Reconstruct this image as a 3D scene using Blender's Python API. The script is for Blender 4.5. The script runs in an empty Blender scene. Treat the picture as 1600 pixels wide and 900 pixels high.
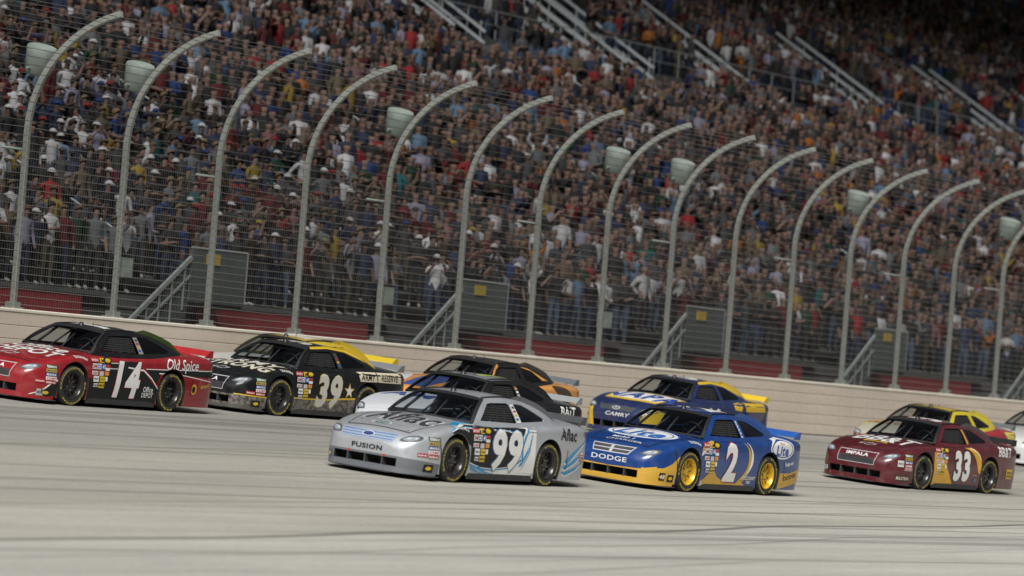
import bpy, bmesh, math, random
import numpy as np
from mathutils import Vector, Matrix
from mathutils.bvhtree import BVHTree

R = math.radians
rnd = random.Random(11)
sc = bpy.context.scene
col = sc.collection

# ------------------------------------------------------------------ camera
# World: X runs along the outside wall (away from the camera to the right), Y from the track to the stands,
# Z up; the origin is the foot of the wall under the first fence post.
CAM = Vector((-62.45, -49.983, 0.698))
YAW, PITCH, ROLL = R(58.079), R(1.328), R(4.577)
UX, UY = math.cos(YAW), math.sin(YAW)
ex = Vector((UX, -UY, 0.0)); ey = Vector((UY, UX, 0.0)); ez = Vector((0, 0, 1))
fw = ey * math.cos(PITCH) + ez * math.sin(PITCH)
up0 = -ey * math.sin(PITCH) + ez * math.cos(PITCH)
rt = ex * math.cos(ROLL) + up0 * math.sin(ROLL)
upv = -ex * math.sin(ROLL) + up0 * math.cos(ROLL)
FPX = 6451.5
cam_d = bpy.data.cameras.new('camera')
cam = bpy.data.objects.new('camera', cam_d); col.objects.link(cam)
cam.matrix_world = Matrix(((rt.x, upv.x, -fw.x, CAM.x), (rt.y, upv.y, -fw.y, CAM.y), (rt.z, upv.z, -fw.z, CAM.z), (0, 0, 0, 1)))
cam_d.sensor_width = 36.0; cam_d.lens = FPX / 1600 * 36
cam_d.clip_start = 0.5; cam_d.clip_end = 4000
cam_d.dof.use_dof = True; cam_d.dof.focus_distance = 75.0; cam_d.dof.aperture_fstop = 1.1
sc.camera = cam
def project(P):
    d = Vector(P) - CAM
    y = d.dot(fw)
    return 800 + FPX * d.dot(rt) / y, 450 - FPX * d.dot(upv) / y, y

# ------------------------------------------------------------------ light (night race: everything turned down)
SUN_EL, SUN_AZ = R(46), math.atan2(-0.46, -0.89)          # direction the light comes from, in the XY plane
world = bpy.data.worlds.new('World'); sc.world = world; world.use_nodes = True
wn = world.node_tree.nodes; wl = world.node_tree.links
sky = wn.new('ShaderNodeTexSky'); sky.sky_type = 'NISHITA'; sky.sun_disc = False
sky.sun_elevation = SUN_EL; sky.sun_rotation = math.pi / 2 - SUN_AZ
hsv = wn.new('ShaderNodeHueSaturation'); hsv.inputs['Saturation'].default_value = 0.25
wl.new(sky.outputs[0], hsv.inputs['Color'])
bg = wn['Background']; bg.inputs[1].default_value = 0.031
wl.new(hsv.outputs[0], bg.inputs[0])
sun_d = bpy.data.lights.new('sun', 'SUN'); sun_d.energy = 5.0; sun_d.angle = R(30); sun_d.color = (1.0, 0.98, 0.94)
sun = bpy.data.objects.new('sun', sun_d); col.objects.link(sun)
sdir = Vector((math.cos(SUN_AZ) * math.cos(SUN_EL), math.sin(SUN_AZ) * math.cos(SUN_EL), math.sin(SUN_EL)))
sun.rotation_euler = sdir.to_track_quat('Z', 'Y').to_euler()
sun.location = sdir * 60
sc.view_settings.view_transform = 'Standard'; sc.view_settings.look = 'None'
sc.view_settings.exposure = 0.0; sc.view_settings.gamma = 1.0; sc.view_settings.use_curve_mapping = False
sc.render.engine = 'CYCLES'
sc.cycles.use_denoising = True
sc.cycles.max_bounces = 6; sc.cycles.transparent_max_bounces = 12
sc.cycles.sample_clamp_indirect = 4.0

# ------------------------------------------------------------------ helpers
MATS = {}
def mat(name, c, rough=0.6, metal=0.0, coat=0.0, var=0.0, scale=6.0, stretch=(1, 1, 1), bump=0.0, bscale=40.0, spec=0.5, dirt=0.0):
    """Plain procedural material: base colour, noise variation of colour and roughness, fine bump."""
    if name in MATS: return MATS[name]
    m = bpy.data.materials.new(name); m.use_nodes = True
    nt = m.node_tree; b = nt.nodes['Principled BSDF']
    b.inputs['Base Color'].default_value = (*c, 1); b.inputs['Roughness'].default_value = rough
    b.inputs['Metallic'].default_value = metal; b.inputs['Coat Weight'].default_value = coat
    b.inputs['Coat Roughness'].default_value = 0.06; b.inputs['Specular IOR Level'].default_value = spec
    if var > 0 or bump > 0:
        tc = nt.nodes.new('ShaderNodeTexCoord'); mp = nt.nodes.new('ShaderNodeMapping'); mp.inputs['Scale'].default_value = stretch
        nt.links.new(tc.outputs['Object'], mp.inputs[0])
    if var > 0:
        n = nt.nodes.new('ShaderNodeTexNoise'); n.inputs['Scale'].default_value = scale; n.inputs['Detail'].default_value = 6
        nt.links.new(mp.outputs[0], n.inputs['Vector'])
        r = nt.nodes.new('ShaderNodeMapRange'); r.inputs[1].default_value = 0.3; r.inputs[2].default_value = 0.7
        r.inputs[3].default_value = 1 - var; r.inputs[4].default_value = 1 + var
        nt.links.new(n.outputs[0], r.inputs[0])
        mx = nt.nodes.new('ShaderNodeMix'); mx.data_type = 'RGBA'; mx.blend_type = 'MULTIPLY'; mx.inputs[0].default_value = 1
        mx.inputs[6].default_value = (*c, 1)
        nt.links.new(r.outputs[0], mx.inputs[7]); nt.links.new(mx.outputs[2], b.inputs['Base Color'])
    if dirt > 0:
        tc2 = nt.nodes.new('ShaderNodeTexCoord'); n3 = nt.nodes.new('ShaderNodeTexNoise'); n3.inputs['Scale'].default_value = 5.0; n3.inputs['Detail'].default_value = 9; n3.inputs['Roughness'].default_value = 0.72
        nt.links.new(tc2.outputs['Object'], n3.inputs['Vector'])
        r3 = nt.nodes.new('ShaderNodeMapRange'); r3.inputs[1].default_value = 0.48; r3.inputs[2].default_value = 0.72; r3.inputs[3].default_value = 0; r3.inputs[4].default_value = dirt
        nt.links.new(n3.outputs[0], r3.inputs[0])
        mx3 = nt.nodes.new('ShaderNodeMix'); mx3.data_type = 'RGBA'; mx3.inputs[6].default_value = (*c, 1); mx3.inputs[7].default_value = (0.10, 0.095, 0.085, 1)
        if b.inputs['Base Color'].links: nt.links.new(b.inputs['Base Color'].links[0].from_socket, mx3.inputs[6])
        nt.links.new(r3.outputs[0], mx3.inputs[0]); nt.links.new(mx3.outputs[2], b.inputs['Base Color'])
        r4 = nt.nodes.new('ShaderNodeMapRange'); r4.inputs[1].default_value = 0.4; r4.inputs[2].default_value = 0.75; r4.inputs[3].default_value = rough; r4.inputs[4].default_value = min(1, rough + 0.4)
        nt.links.new(n3.outputs[0], r4.inputs[0]); nt.links.new(r4.outputs[0], b.inputs['Roughness'])
    if bump > 0:
        n2 = nt.nodes.new('ShaderNodeTexNoise'); n2.inputs['Scale'].default_value = bscale; n2.inputs['Detail'].default_value = 4
        nt.links.new(mp.outputs[0], n2.inputs['Vector'])
        bp = nt.nodes.new('ShaderNodeBump'); bp.inputs['Strength'].default_value = bump; bp.inputs['Distance'].default_value = 0.02
        nt.links.new(n2.outputs[0], bp.inputs['Height']); nt.links.new(bp.outputs[0], b.inputs['Normal'])
    MATS[name] = m
    return m

def mesh(name, V, F, mats=None, mi=None, smooth=False, sharp=None):
    me = bpy.data.meshes.new(name)
    me.from_pydata([tuple(v) for v in V], [], [tuple(f) for f in F])
    for m in (mats if isinstance(mats, (list, tuple)) else [mats] if mats else []): me.materials.append(m)
    if mi is not None: me.polygons.foreach_set('material_index', np.asarray(mi, dtype=np.int32))
    if smooth: me.polygons.foreach_set('use_smooth', np.ones(len(me.polygons), dtype=bool))
    if sharp is not None: me.set_sharp_from_angle(angle=R(sharp))
    me.update()
    return me

def obj(name, me, parent=None, loc=None, rot=None):
    o = bpy.data.objects.new(name, me); col.objects.link(o)
    if parent: o.parent = parent
    if loc is not None: o.location = loc
    if rot is not None: o.rotation_euler = rot
    return o

def tag(o, label=None, cat=None, group=None, kind=None):
    if label: o['label'] = label
    if cat: o['category'] = cat
    if group: o['group'] = group
    if kind: o['kind'] = kind
    return o

class MB:
    """Collects shapes of ONE part."""
    def __init__(self): self.V = []; self.F = []; self.M = []
    def add(self, V, F, m=0):
        k = len(self.V); self.V += [tuple(v) for v in V]
        self.F += [tuple(i + k for i in f) for f in F]; self.M += [m] * len(F)
    def box(self, a, b, m=0):
        (x0, y0, z0), (x1, y1, z1) = a, b
        self.add([(x0, y0, z0), (x1, y0, z0), (x1, y1, z0), (x0, y1, z0), (x0, y0, z1), (x1, y0, z1), (x1, y1, z1), (x0, y1, z1)],
                 [(0, 3, 2, 1), (4, 5, 6, 7), (0, 1, 5, 4), (1, 2, 6, 5), (2, 3, 7, 6), (3, 0, 4, 7)], m)
    def bar(self, p, q, w, h, up=(0, 0, 1), m=0):
        p, q = Vector(p), Vector(q); d = (q - p).normalized(); s = d.cross(Vector(up))
        if s.length < 1e-4: s = d.cross(Vector((0, 1, 0)))
        s.normalize(); u = s.cross(d)
        c = [s * w / 2 + u * h / 2, -s * w / 2 + u * h / 2, -s * w / 2 - u * h / 2, s * w / 2 - u * h / 2]
        self.add([p + v for v in c] + [q + v for v in c], [(0, 1, 2, 3), (7, 6, 5, 4), (0, 4, 5, 1), (1, 5, 6, 2), (2, 6, 7, 3), (3, 7, 4, 0)], m)
    def tube(self, pts, r, n=8, m=0, cap=True):
        pts = [Vector(p) for p in pts]; rings = []; prev = None
        for i, p in enumerate(pts):
            d = (pts[min(i + 1, len(pts) - 1)] - pts[max(i - 1, 0)]).normalized()
            if prev is None:
                a = d.cross(Vector((0, 0, 1)))
                if a.length < 1e-3: a = d.cross(Vector((0, 1, 0)))
            else: a = prev - d * prev.dot(d)
            a.normalize(); prev = a; b = d.cross(a)
            rr = r[i] if isinstance(r, (list, tuple)) else r
            rings.append([p + (a * math.cos(2 * math.pi * k / n) + b * math.sin(2 * math.pi * k / n)) * rr for k in range(n)])
        V = [v for g in rings for v in g]; F = []
        for i in range(len(rings) - 1):
            for k in range(n):
                F.append((i * n + k, i * n + (k + 1) % n, (i + 1) * n + (k + 1) % n, (i + 1) * n + k))
        if cap: F += [tuple(range(n - 1, -1, -1)), tuple(range((len(rings) - 1) * n, len(rings) * n))]
        self.add(V, F, m)
    def lathe(self, prof, n=24, axis='y', c=(0, 0, 0), m=0, ms=None):
        """prof: list of (radius, along); revolves round the given axis."""
        V = []; F = []; k0 = len(self.F)
        for r, a in prof:
            for k in range(n):
                t = 2 * math.pi * k / n; x, y = r * math.cos(t), r * math.sin(t)
                p = (x, a, y) if axis == 'y' else (x, y, a) if axis == 'z' else (a, x, y)
                V.append((p[0] + c[0], p[1] + c[1], p[2] + c[2]))
        for i in range(len(prof) - 1):
            for k in range(n): F.append((i * n + k, i * n + (k + 1) % n, (i + 1) * n + (k + 1) % n, (i + 1) * n + k))
        self.add(V, F, m)
        if ms is not None:
            for i in range(len(prof) - 1):
                for k in range(n): self.M[k0 + i * n + k] = ms[i]
    def mesh(self, name, mats, smooth=False, sharp=None): return mesh(name, self.V, self.F, mats, self.M, smooth, sharp)
    def build(self, name, mats, parent=None, smooth=False, sharp=None, loc=None, rot=None):
        return obj(name, self.mesh(name, mats, smooth, sharp), parent, loc, rot)

def empty(name, loc=(0, 0, 0), parent=None):
    o = bpy.data.objects.new(name, None); col.objects.link(o); o.location = loc; o.empty_display_size = 0.3
    if parent: o.parent = parent
    return o
# ------------------------------------------------------------------ setting: ground, track
SHADE_ROOF_Y, SHADE_ROOF_Z = 16.0, 39.5  # edge of the added roof that shades the upper rows
BETA = R(3.662); TB = math.tan(BETA)

def track_material():
    m = bpy.data.materials.new('track_concrete'); m.use_nodes = True
    nt = m.node_tree; N = nt.nodes; L = nt.links; b = N['Principled BSDF']
    tc = N.new('ShaderNodeTexCoord')
    def mapping(scale, rz=0.0):
        mp = N.new('ShaderNodeMapping'); mp.vector_type = 'POINT'; mp.inputs['Rotation'].default_value = (0, 0, rz); mp.inputs['Scale'].default_value = scale
        L.new(tc.outputs['Object'], mp.inputs[0]); return mp
    def noise(mp, scale, detail=5, rough=0.6):
        n = N.new('ShaderNodeTexNoise'); n.inputs['Scale'].default_value = scale; n.inputs['Detail'].default_value = detail; n.inputs['Roughness'].default_value = rough
        L.new(mp.outputs[0], n.inputs['Vector']); return n.outputs[0]
    def rng(v, a, b_, c, d):
        r = N.new('ShaderNodeMapRange'); L.new(v, r.inputs[0])
        for i, x in zip((1, 2, 3, 4), (a, b_, c, d)): r.inputs[i].default_value = x
        return r.outputs[0]
    def mix(f, a, b_, blend='MIX'):
        x = N.new('ShaderNodeMix'); x.data_type = 'RGBA'; x.blend_type = blend
        if isinstance(f, float): x.inputs[0].default_value = f
        else: L.new(f, x.inputs[0])
        for i, v in ((6, a), (7, b_)):
            if isinstance(v, tuple): x.inputs[i].default_value = (*v, 1)
            else: L.new(v, x.inputs[i])
        return x.outputs[2]
    ang = -0.115
    # the racing surface and, inside the paint-less seam, the paler concrete of the lower lane
    m1 = mapping((1, 1, 1), ang)
    sep = N.new('ShaderNodeSeparateXYZ'); L.new(m1.outputs[0], sep.inputs[0])
    wob = rng(noise(mapping((0.02, 0.02, 0.02)), 3, 2), 0.3, 0.7, -0.25, 0.25)
    add = N.new('ShaderNodeMath'); add.operation = 'ADD'; L.new(sep.outputs[1], add.inputs[0]); L.new(wob, add.inputs[1])
    yy = add.outputs[0]
    lower = rng(yy, -18.75, -18.6, 1, 0)
    base = mix(lower, (0.40, 0.383, 0.335), (0.42, 0.412, 0.375))
    # rubber along the lanes; these dark bands also stand for the cars' shadows
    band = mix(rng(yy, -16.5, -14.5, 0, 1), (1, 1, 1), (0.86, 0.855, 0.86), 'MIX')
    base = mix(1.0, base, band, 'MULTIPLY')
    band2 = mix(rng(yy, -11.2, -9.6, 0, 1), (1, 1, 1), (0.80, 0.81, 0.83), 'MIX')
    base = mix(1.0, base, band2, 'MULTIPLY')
    s1 = rng(noise(mapping((0.05, 1.6, 1), ang), 1.0, 7, 0.65), 0.35, 0.7, 0.90, 1.06)
    base = mix(1.0, base, s1, 'MULTIPLY')
    s2 = rng(noise(mapping((0.22, 7.0, 1), ang), 1.0, 5, 0.7), 0.35, 0.68, 0.96, 1.04)
    base = mix(1.0, base, s2, 'MULTIPLY')
    s3 = rng(noise(mapping((1, 1, 1)), 9.0, 6, 0.75), 0.3, 0.7, 0.88, 1.12)
    base = mix(1.0, base, s3, 'MULTIPLY')
    blot = rng(noise(mapping((0.25, 0.8, 1), ang), 0.5, 4), 0.35, 0.65, 0.9, 1.06)
    base = mix(1.0, base, blot, 'MULTIPLY')
    # dark thin tyre marks
    tm = rng(noise(mapping((0.012, 2.6, 1), ang - 0.03), 1.0, 2, 0.4), 0.62, 0.645, 0, 0.45)
    base = mix(tm, base, (0.10, 0.10, 0.095))
    # construction joints along the lanes
    def seam(y0, w, depth):
        sb = N.new('ShaderNodeMath'); sb.operation = 'SUBTRACT'; L.new(yy, sb.inputs[0]); sb.inputs[1].default_value = y0
        ab = N.new('ShaderNodeMath'); ab.operation = 'ABSOLUTE'; L.new(sb.outputs[0], ab.inputs[0])
        return rng(ab.outputs[0], w, w * 2.2, depth, 0)
    for y0, w, d in ((-18.68, 0.05, 0.75), (-15.9, 0.025, 0.35), (-10.05, 0.035, 0.45), (-5.2, 0.03, 0.35), (-19.9, 0.03, 0.4)):
        base = mix(seam(y0, w, d), base, (0.085, 0.083, 0.075))
    for dy, da, w_, d_ in ((-18.1, .045, .06, .5), (-19.3, .02, .05, .4), (-20.4, -.03, .07, .35), (-17.0, .03, .04, .35), (-21.2, .05, .05, .35), (-13.2, .01, .08, .3), (-20.9, .0, .03, .3)):
        mq = mapping((1, 1, 1), ang + da); sq = N.new('ShaderNodeSeparateXYZ'); L.new(mq.outputs[0], sq.inputs[0])
        sb = N.new('ShaderNodeMath'); sb.operation = 'SUBTRACT'; L.new(sq.outputs[1], sb.inputs[0]); sb.inputs[1].default_value = dy + 20 * da
        ab = N.new('ShaderNodeMath'); ab.operation = 'ABSOLUTE'; L.new(sb.outputs[0], ab.inputs[0])
        brk = N.new('ShaderNodeMath'); brk.operation = 'MULTIPLY'; L.new(rng(ab.outputs[0], w_ * .4, w_ * 1.6, d_, 0), brk.inputs[0]); L.new(rng(noise(mapping((0.12, 0.4, 1), ang), 1.0, 4), 0.38, 0.6, 0.1, 1), brk.inputs[1])
        base = mix(brk.outputs[0], base, (0.07, 0.07, 0.066))
    gr = rng(noise(mapping((1, 1, 1)), 34.0, 4, 0.8), 0.34, 0.66, 0.84, 1.15)
    base = mix(1.0, base, gr, 'MULTIPLY')
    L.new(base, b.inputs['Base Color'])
    b.inputs['Roughness'].default_value = 0.82; b.inputs['Specular IOR Level'].default_value = 0.25
    bp = N.new('ShaderNodeBump'); bp.inputs['Strength'].default_value = 0.35; bp.inputs['Distance'].default_value = 0.01
    L.new(noise(mapping((1, 1, 1)), 60, 3), bp.inputs['Height']); L.new(bp.outputs[0], b.inputs['Normal'])
    return m

g = MB(); g.add([(-1500, -1500, -4.2), (2500, -1500, -4.2), (2500, 2500, -4.2), (-1500, 2500, -4.2)], [(0, 1, 2, 3)])
tag(g.build('ground', mat('ground_grass', (0.05, 0.07, 0.03), 0.95, var=0.3, scale=0.3)), kind='structure')
hl = MB(); na = 72  # unseen ring of hills, added to darken reflections in the cars
for k in range(na):
    t = 2 * math.pi * k / na
    for r_, z_ in ((420, -4.4), (470, 40 + 16 * math.sin(t * 5 + 1) + 9 * math.sin(t * 13)), (620, 95 + 22 * math.sin(t * 3) + 8 * math.sin(t * 17 + 2)), (900, -4.4)): hl.V.append((30 + r_ * math.cos(t), -60 + r_ * math.sin(t), z_))
hl.F = [(4 * k + j, 4 * ((k + 1) % na) + j, 4 * ((k + 1) % na) + j + 1, 4 * k + j + 1) for k in range(na) for j in range(3)]; hl.M = [0] * len(hl.F)
tag(hl.build('added_hills', mat('added_dark_hill', (0.03, 0.04, 0.02), 0.95, var=0.3, scale=0.05), smooth=True), kind='structure')
tr = MB()
xs = np.linspace(-140, 320, 47); ys = [0.0, -6, -12, -18, -24, -30, -38, -60, -90]
zs = [y * TB for y in ys[:7]] + [-38 * TB - 0.6, -38 * TB - 0.9]
V = [(x, y, z) for y, z in zip(ys, zs) for x in xs]; nx = len(xs)
tr.add(V, [(j * nx + i, (j + 1) * nx + i, (j + 1) * nx + i + 1, j * nx + i + 1) for j in range(len(ys) - 1) for i in range(nx - 1)])
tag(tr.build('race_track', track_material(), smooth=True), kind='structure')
wk = MB(); wk.box((-60, 0.45, -0.4), (200, 3.6, 0.02))
tag(wk.build('walkway', mat('walkway_concrete', (0.10, 0.10, 0.095), 0.9, var=0.2, scale=2)), kind='structure')

# ------------------------------------------------------------------ the outside wall: concrete with steel barrier tubes
POST_S, WALL_H = 3.1656, 1.35
wall = empty('outside_wall', (0, 0, 0))
tag(wall, 'long pale beige retaining wall of stacked steel tubes under the catch fence', 'wall')
m_tube = mat('barrier_paint', (0.56, 0.485, 0.405), 0.55, var=0.08, scale=0.8, stretch=(0.5, 1, 3), bump=0.05, dirt=0.15)
m_cap = mat('wall_cap_paint', (0.62, 0.57, 0.48), 0.6, var=0.08, scale=2)
w = MB(); w.box((-60, 0.06, -0.3), (200, 0.42, WALL_H - 0.05))
w.build('wall_core', mat('wall_core_concrete', (0.16, 0.14, 0.12), 0.9), wall)
tb = MB()
SEC, th = 12.66, 0.2565
prof = [(0.06, 0.0), (-0.03, 0.0), (-0.041, 0.004), (-0.045, 0.012), (-0.045, th - 0.012), (-0.041, th - 0.004), (-0.03, th), (0.06, th)]
n = len(prof)
tb.add([(0.004, y, z) for y, z in prof] + [(SEC - 0.004, y, z) for y, z in prof],
       [(i, i + n, i + 1 + n, i + 1) for i in range(n - 1)] + [tuple(range(n)), tuple(range(2 * n - 1, n - 1, -1))])
me_tube = tb.mesh('barrier_tube', m_tube)
for k in range(-4, 15):
    for j in range(5):
        obj('barrier_tube', me_tube, wall, (k * SEC, 0, 0.02 + j * (th + 0.0045)))
cp = MB()
pc = [(-0.06, 1.325), (-0.06, 1.365), (-0.03, 1.385), (0.40, 1.385), (0.43, 1.365), (0.43, 1.301), (0.05, 1.301)]
n = len(pc)
cp.add([(-60, y, z) for y, z in pc] + [(200, y, z) for y, z in pc], [(i, i + n, (i + 1) % n + n, (i + 1) % n) for i in range(n)] + [tuple(range(n)), tuple(range(2 * n - 1, n - 1, -1))])
cp.build('wall_cap', m_cap, wall, smooth=True, sharp=30)
for x, zz in ((16.35, 0.55), (61.2, 0.55)):
    d = MB(); d.box((x, -0.075, zz), (x + 0.42, -0.047, zz + 0.5)); d.build('access_hatch', mat('hatch_grey', (0.16, 0.16, 0.15), 0.6), wall)

# ------------------------------------------------------------------ catch fence
fence = empty('catch_fence', (0, 0.18, WALL_H))
tag(fence, 'tall debris catch fence with curved grey posts and steel cables above the wall', 'fence')
m_post = mat('galvanised_post', (0.25, 0.265, 0.24), 0.5, 0.25, var=0.12, scale=3)
m_cable2 = mat('overhang_cable', (0.11, 0.11, 0.105), 0.6, 0.3)  # darker tone for the cables on the overhang
m_cable = mat('steel_cable', (0.20, 0.195, 0.18), 0.5, 0.4)
m_white = mat('white_enamel', (0.20, 0.235, 0.21), 0.5, var=0.2, scale=4)
# side profile of a post: (towards the track, height above the wall top)
PZ = [(0, 0), (0, 1.2), (0, 2.4), (0, 3.45)]
for k in range(1, 13):
    t = k / 12 * R(76); PZ.append((2.05 * (1 - math.cos(t)) / (1 - math.cos(R(76))), 3.45 + 2.32 * math.sin(t) / math.sin(R(76))))
def at_arc(s):
    for (a, b), (c, d) in zip(PZ, PZ[1:]):
        l = math.hypot(c - a, d - b)
        if s <= l: return a + (c - a) * s / l, b + (d - b) * s / l
        s -= l
    return PZ[-1]
ARC = sum(math.hypot(c - a, d - b) for (a, b), (c, d) in zip(PZ, PZ[1:]))
pm = MB(); hw_, hd_ = 0.044, 0.060
ring = []
for i, (o_, z) in enumerate(PZ):
    a = PZ[max(i - 1, 0)]; b = PZ[min(i + 1, len(PZ) - 1)]; dx, dz = b[0] - a[0], b[1] - a[1]; l = math.hypot(dx, dz); nx_, nz_ = -dz / l, dx / l
    ring.append([(sx * hw_, -(o_ + nx_ * sy * hd_), z + nz_ * sy * hd_) for sx, sy in ((-1, -.8), (-.8, -1), (.8, -1), (1, -.8), (1, .8), (.8, 1), (-.8, 1), (-1, .8))])
Vp = [v for r_ in ring for v in r_]
pm.add(Vp, [(i * 8 + k, i * 8 + (k + 1) % 8, (i + 1) * 8 + (k + 1) % 8, (i + 1) * 8 + k) for i in range(len(ring) - 1) for k in range(8)] + [tuple(range(8)), tuple(range(len(Vp) - 1, len(Vp) - 9, -1))])
me_post = pm.mesh('post', m_post, smooth=True, sharp=35)
bm_ = MB(); bm_.box((-0.14, -0.15, 0.035), (0.14, 0.17, 0.065)); bm_.box((-0.10, -0.11, 0.065), (0.10, 0.11, 0.16))
me_base = bm_.mesh('base_plate', m_post)
am = MB(); am.tube([(0, 0.05, 3.1), (0, 0.56, 3.14)], 0.028, 8)
me_arm = am.mesh('cross_arm', m_white)
sp = MB()
sp.lathe([(0.0, -0.27), (0.23, -0.27), (0.26, -0.23), (0.285, 0.10), (0.30, 0.24), (0.285, 0.27), (0.0, 0.22)], 20, 'z')
me_horn = sp.mesh('speaker_drum', m_white, smooth=True, sharp=40)
for i in range(-3, 22):
    p = obj('post', me_post, fence, (i * POST_S, 0, 0))
    obj('base_plate', me_base, p)
    if i % 2 == 0: obj('cross_arm', me_arm, p)
for s_ in list(np.arange(0.12, 3.6, 0.148)) + list(np.arange(3.66, ARC, 0.185)):
    o_, z = at_arc(s_)
    c_ = MB(); rr = 0.0062 if s_ < 3.6 else 0.0068
    nseg = 60; pts = []
    ph = rnd.uniform(0, 6)
    for k in range(25 * 3):
        x = (-3 + k / 3) * POST_S; sag = 0.012 * math.sin(k / 3 * 2 * math.pi + ph) * rnd.uniform(0.3, 1)
        pts.append((x, -o_ - 0.085, z + sag))
    c_.tube(pts, rr, 4)
    c_.build('cable', m_cable if s_ < 3.6 else m_cable2, fence)
vw = MB()
for k in range(int(24 * POST_S / 0.075)):
    x = -3 * POST_S + k * 0.075; j = rnd.uniform(-.006, .006)
    vw.bar((x + j, -0.079, 0.04), (x - j, -0.079, 3.3), 0.0024, 0.0024, (0, 1, 0))
tag(vw.build('wire_mesh', m_cable, fence), kind='stuff')
ORD = ['first', 'second', 'third', 'fourth', 'fifth', 'sixth', 'seventh', 'eighth', 'ninth', 'tenth', 'eleventh', 'twelfth', 'thirteenth', 'fourteenth', 'fifteenth', 'sixteenth']
# drum loudspeakers hung behind the posts, little junction boxes on others
for i in (0, 1, 4, 7, 8, 11, 14):
    s_ = empty('loudspeaker', (i * POST_S + 0.35, 0.30, 6.22)); s_.rotation_euler = (R(16), R(-10), 0)
    tag(s_, 'pale grey drum loudspeaker hanging at the top of the %s fence post from the left' % ORD[i], 'loudspeaker', 'loudspeakers on the fence posts')
    obj('speaker_drum', me_horn, s_)
    bk = MB(); bk.tube([(-0.36, 0.0, -0.12), (0.0, 0, -0.18)], 0.025, 6); bk.bar((-0.06, -0.24, -0.12), (0.08, -0.24, -0.14), 0.03, 0.06)
    bk.build('bracket', m_white, s_)
for i in (1, 4, 7):
    s_ = empty('junction_box', (i * POST_S + 0.32, 0.26, WALL_H + 1.05))
    tag(s_, 'small pale junction box low beside the %s fence post from the left' % ORD[i], 'junction box', 'junction boxes on the fence posts')
    b_ = MB(); b_.box((-0.17, -0.11, -0.20), (0.17, 0.11, 0.20)); b_.build('box', m_white, s_)
    b_ = MB(); b_.box((-0.15, -0.122, -0.18), (0.15, -0.111, 0.18)); b_.build('lid', m_white, s_)
    b_ = MB(); b_.bar((-0.26, 0, 0.0), (-0.17, 0, 0), 0.05, 0.05); b_.build('bracket', m_post, s_)

# ------------------------------------------------------------------ grandstand
ROW_D, ROW_H = 0.80, 0.39
Y0, Z0 = 4.0, 1.95
NLOW, NUP = 24, 40
YU, ZU = Y0 + NLOW * ROW_D + 1.9, Z0 + NLOW * ROW_H + 0.95
stand = empty('grandstand', (0, 3.5, 0))
tag(stand, 'steep dark concrete grandstand in two tiers packed with spectators', 'grandstand')
def S(o): o.location.y -= 3.5; return o         # children are drawn in world coordinates
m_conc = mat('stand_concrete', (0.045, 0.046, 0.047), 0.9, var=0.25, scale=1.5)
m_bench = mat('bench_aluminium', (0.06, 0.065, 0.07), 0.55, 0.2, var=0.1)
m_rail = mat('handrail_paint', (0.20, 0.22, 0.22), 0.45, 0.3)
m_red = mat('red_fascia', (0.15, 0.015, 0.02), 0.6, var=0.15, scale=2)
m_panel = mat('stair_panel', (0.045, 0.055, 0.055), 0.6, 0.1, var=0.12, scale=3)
def row_y(r): return (Y0 + r * ROW_D, Z0 + r * ROW_H) if r < NLOW else (YU + (r - NLOW) * ROW_D, ZU + (r - NLOW) * (ROW_H + 0.03))
XA, XB = -30.0, 190.0
for r in range(NLOW + NUP):
    y, z = row_y(r)
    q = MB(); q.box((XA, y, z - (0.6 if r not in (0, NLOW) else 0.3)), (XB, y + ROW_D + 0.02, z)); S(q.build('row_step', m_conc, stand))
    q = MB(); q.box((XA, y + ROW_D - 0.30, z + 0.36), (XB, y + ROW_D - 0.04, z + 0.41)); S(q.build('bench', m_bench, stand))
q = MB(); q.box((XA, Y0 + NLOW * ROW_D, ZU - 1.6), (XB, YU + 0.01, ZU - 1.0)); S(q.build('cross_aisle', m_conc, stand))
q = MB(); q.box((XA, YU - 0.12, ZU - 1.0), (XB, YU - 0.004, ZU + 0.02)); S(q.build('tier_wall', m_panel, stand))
q = MB(); q.tube([(XA, YU - 0.06, ZU + 0.98), (XB, YU - 0.06, ZU + 0.98)], 0.025, 6); q.tube([(XA, YU - 0.06, ZU + 0.5), (XB, YU - 0.06, ZU + 0.5)], 0.018, 6); S(q.build('tier_rail', m_rail, stand))
q = MB(); q.tube([(0, 0, 0), (0, 0, 0.98)], 0.02, 5); me_rp = q.mesh('rail_post', m_rail)
for k in range(120): S(obj('rail_post', me_rp, stand, (XA + 1 + k * 1.8, YU - 0.06, ZU)))
# stepped underside so nothing shows through
q = MB(); y1, z1 = row_y(NLOW + NUP - 1)
q.add([(XA, Y0, Z0 - .35), (XB, Y0, Z0 - .35), (XB, y1 + 1, z1 - .5), (XA, y1 + 1, z1 - .5), (XA, y1 + 1, -3), (XB, y1 + 1, -3), (XA, Y0, -3), (XB, Y0, -3)],
      [(0, 1, 2, 3), (3, 2, 5, 4), (6, 7, 1, 0), (6, 4, 5, 7), (6, 0, 3, 4), (7, 5, 2, 1)])
S(q.build('substructure', m_conc, stand))
# front: red fascia panels between the stairs
AISLE = [9.4 + 10.9 * k for k in range(-3, 16)]
for ax in AISLE:
    x = ax + 1.6
    for k, L_ in enumerate((2.3, 2.3, 2.2)):
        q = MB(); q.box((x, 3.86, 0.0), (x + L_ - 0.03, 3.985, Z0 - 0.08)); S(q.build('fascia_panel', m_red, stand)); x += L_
    q = MB(); q.box((ax + 1.6, 3.83, Z0 - 0.078), (ax + 9.2, 3.995, Z0 + 0.03)); S(q.build('fascia_cap', m_conc, stand))
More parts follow.
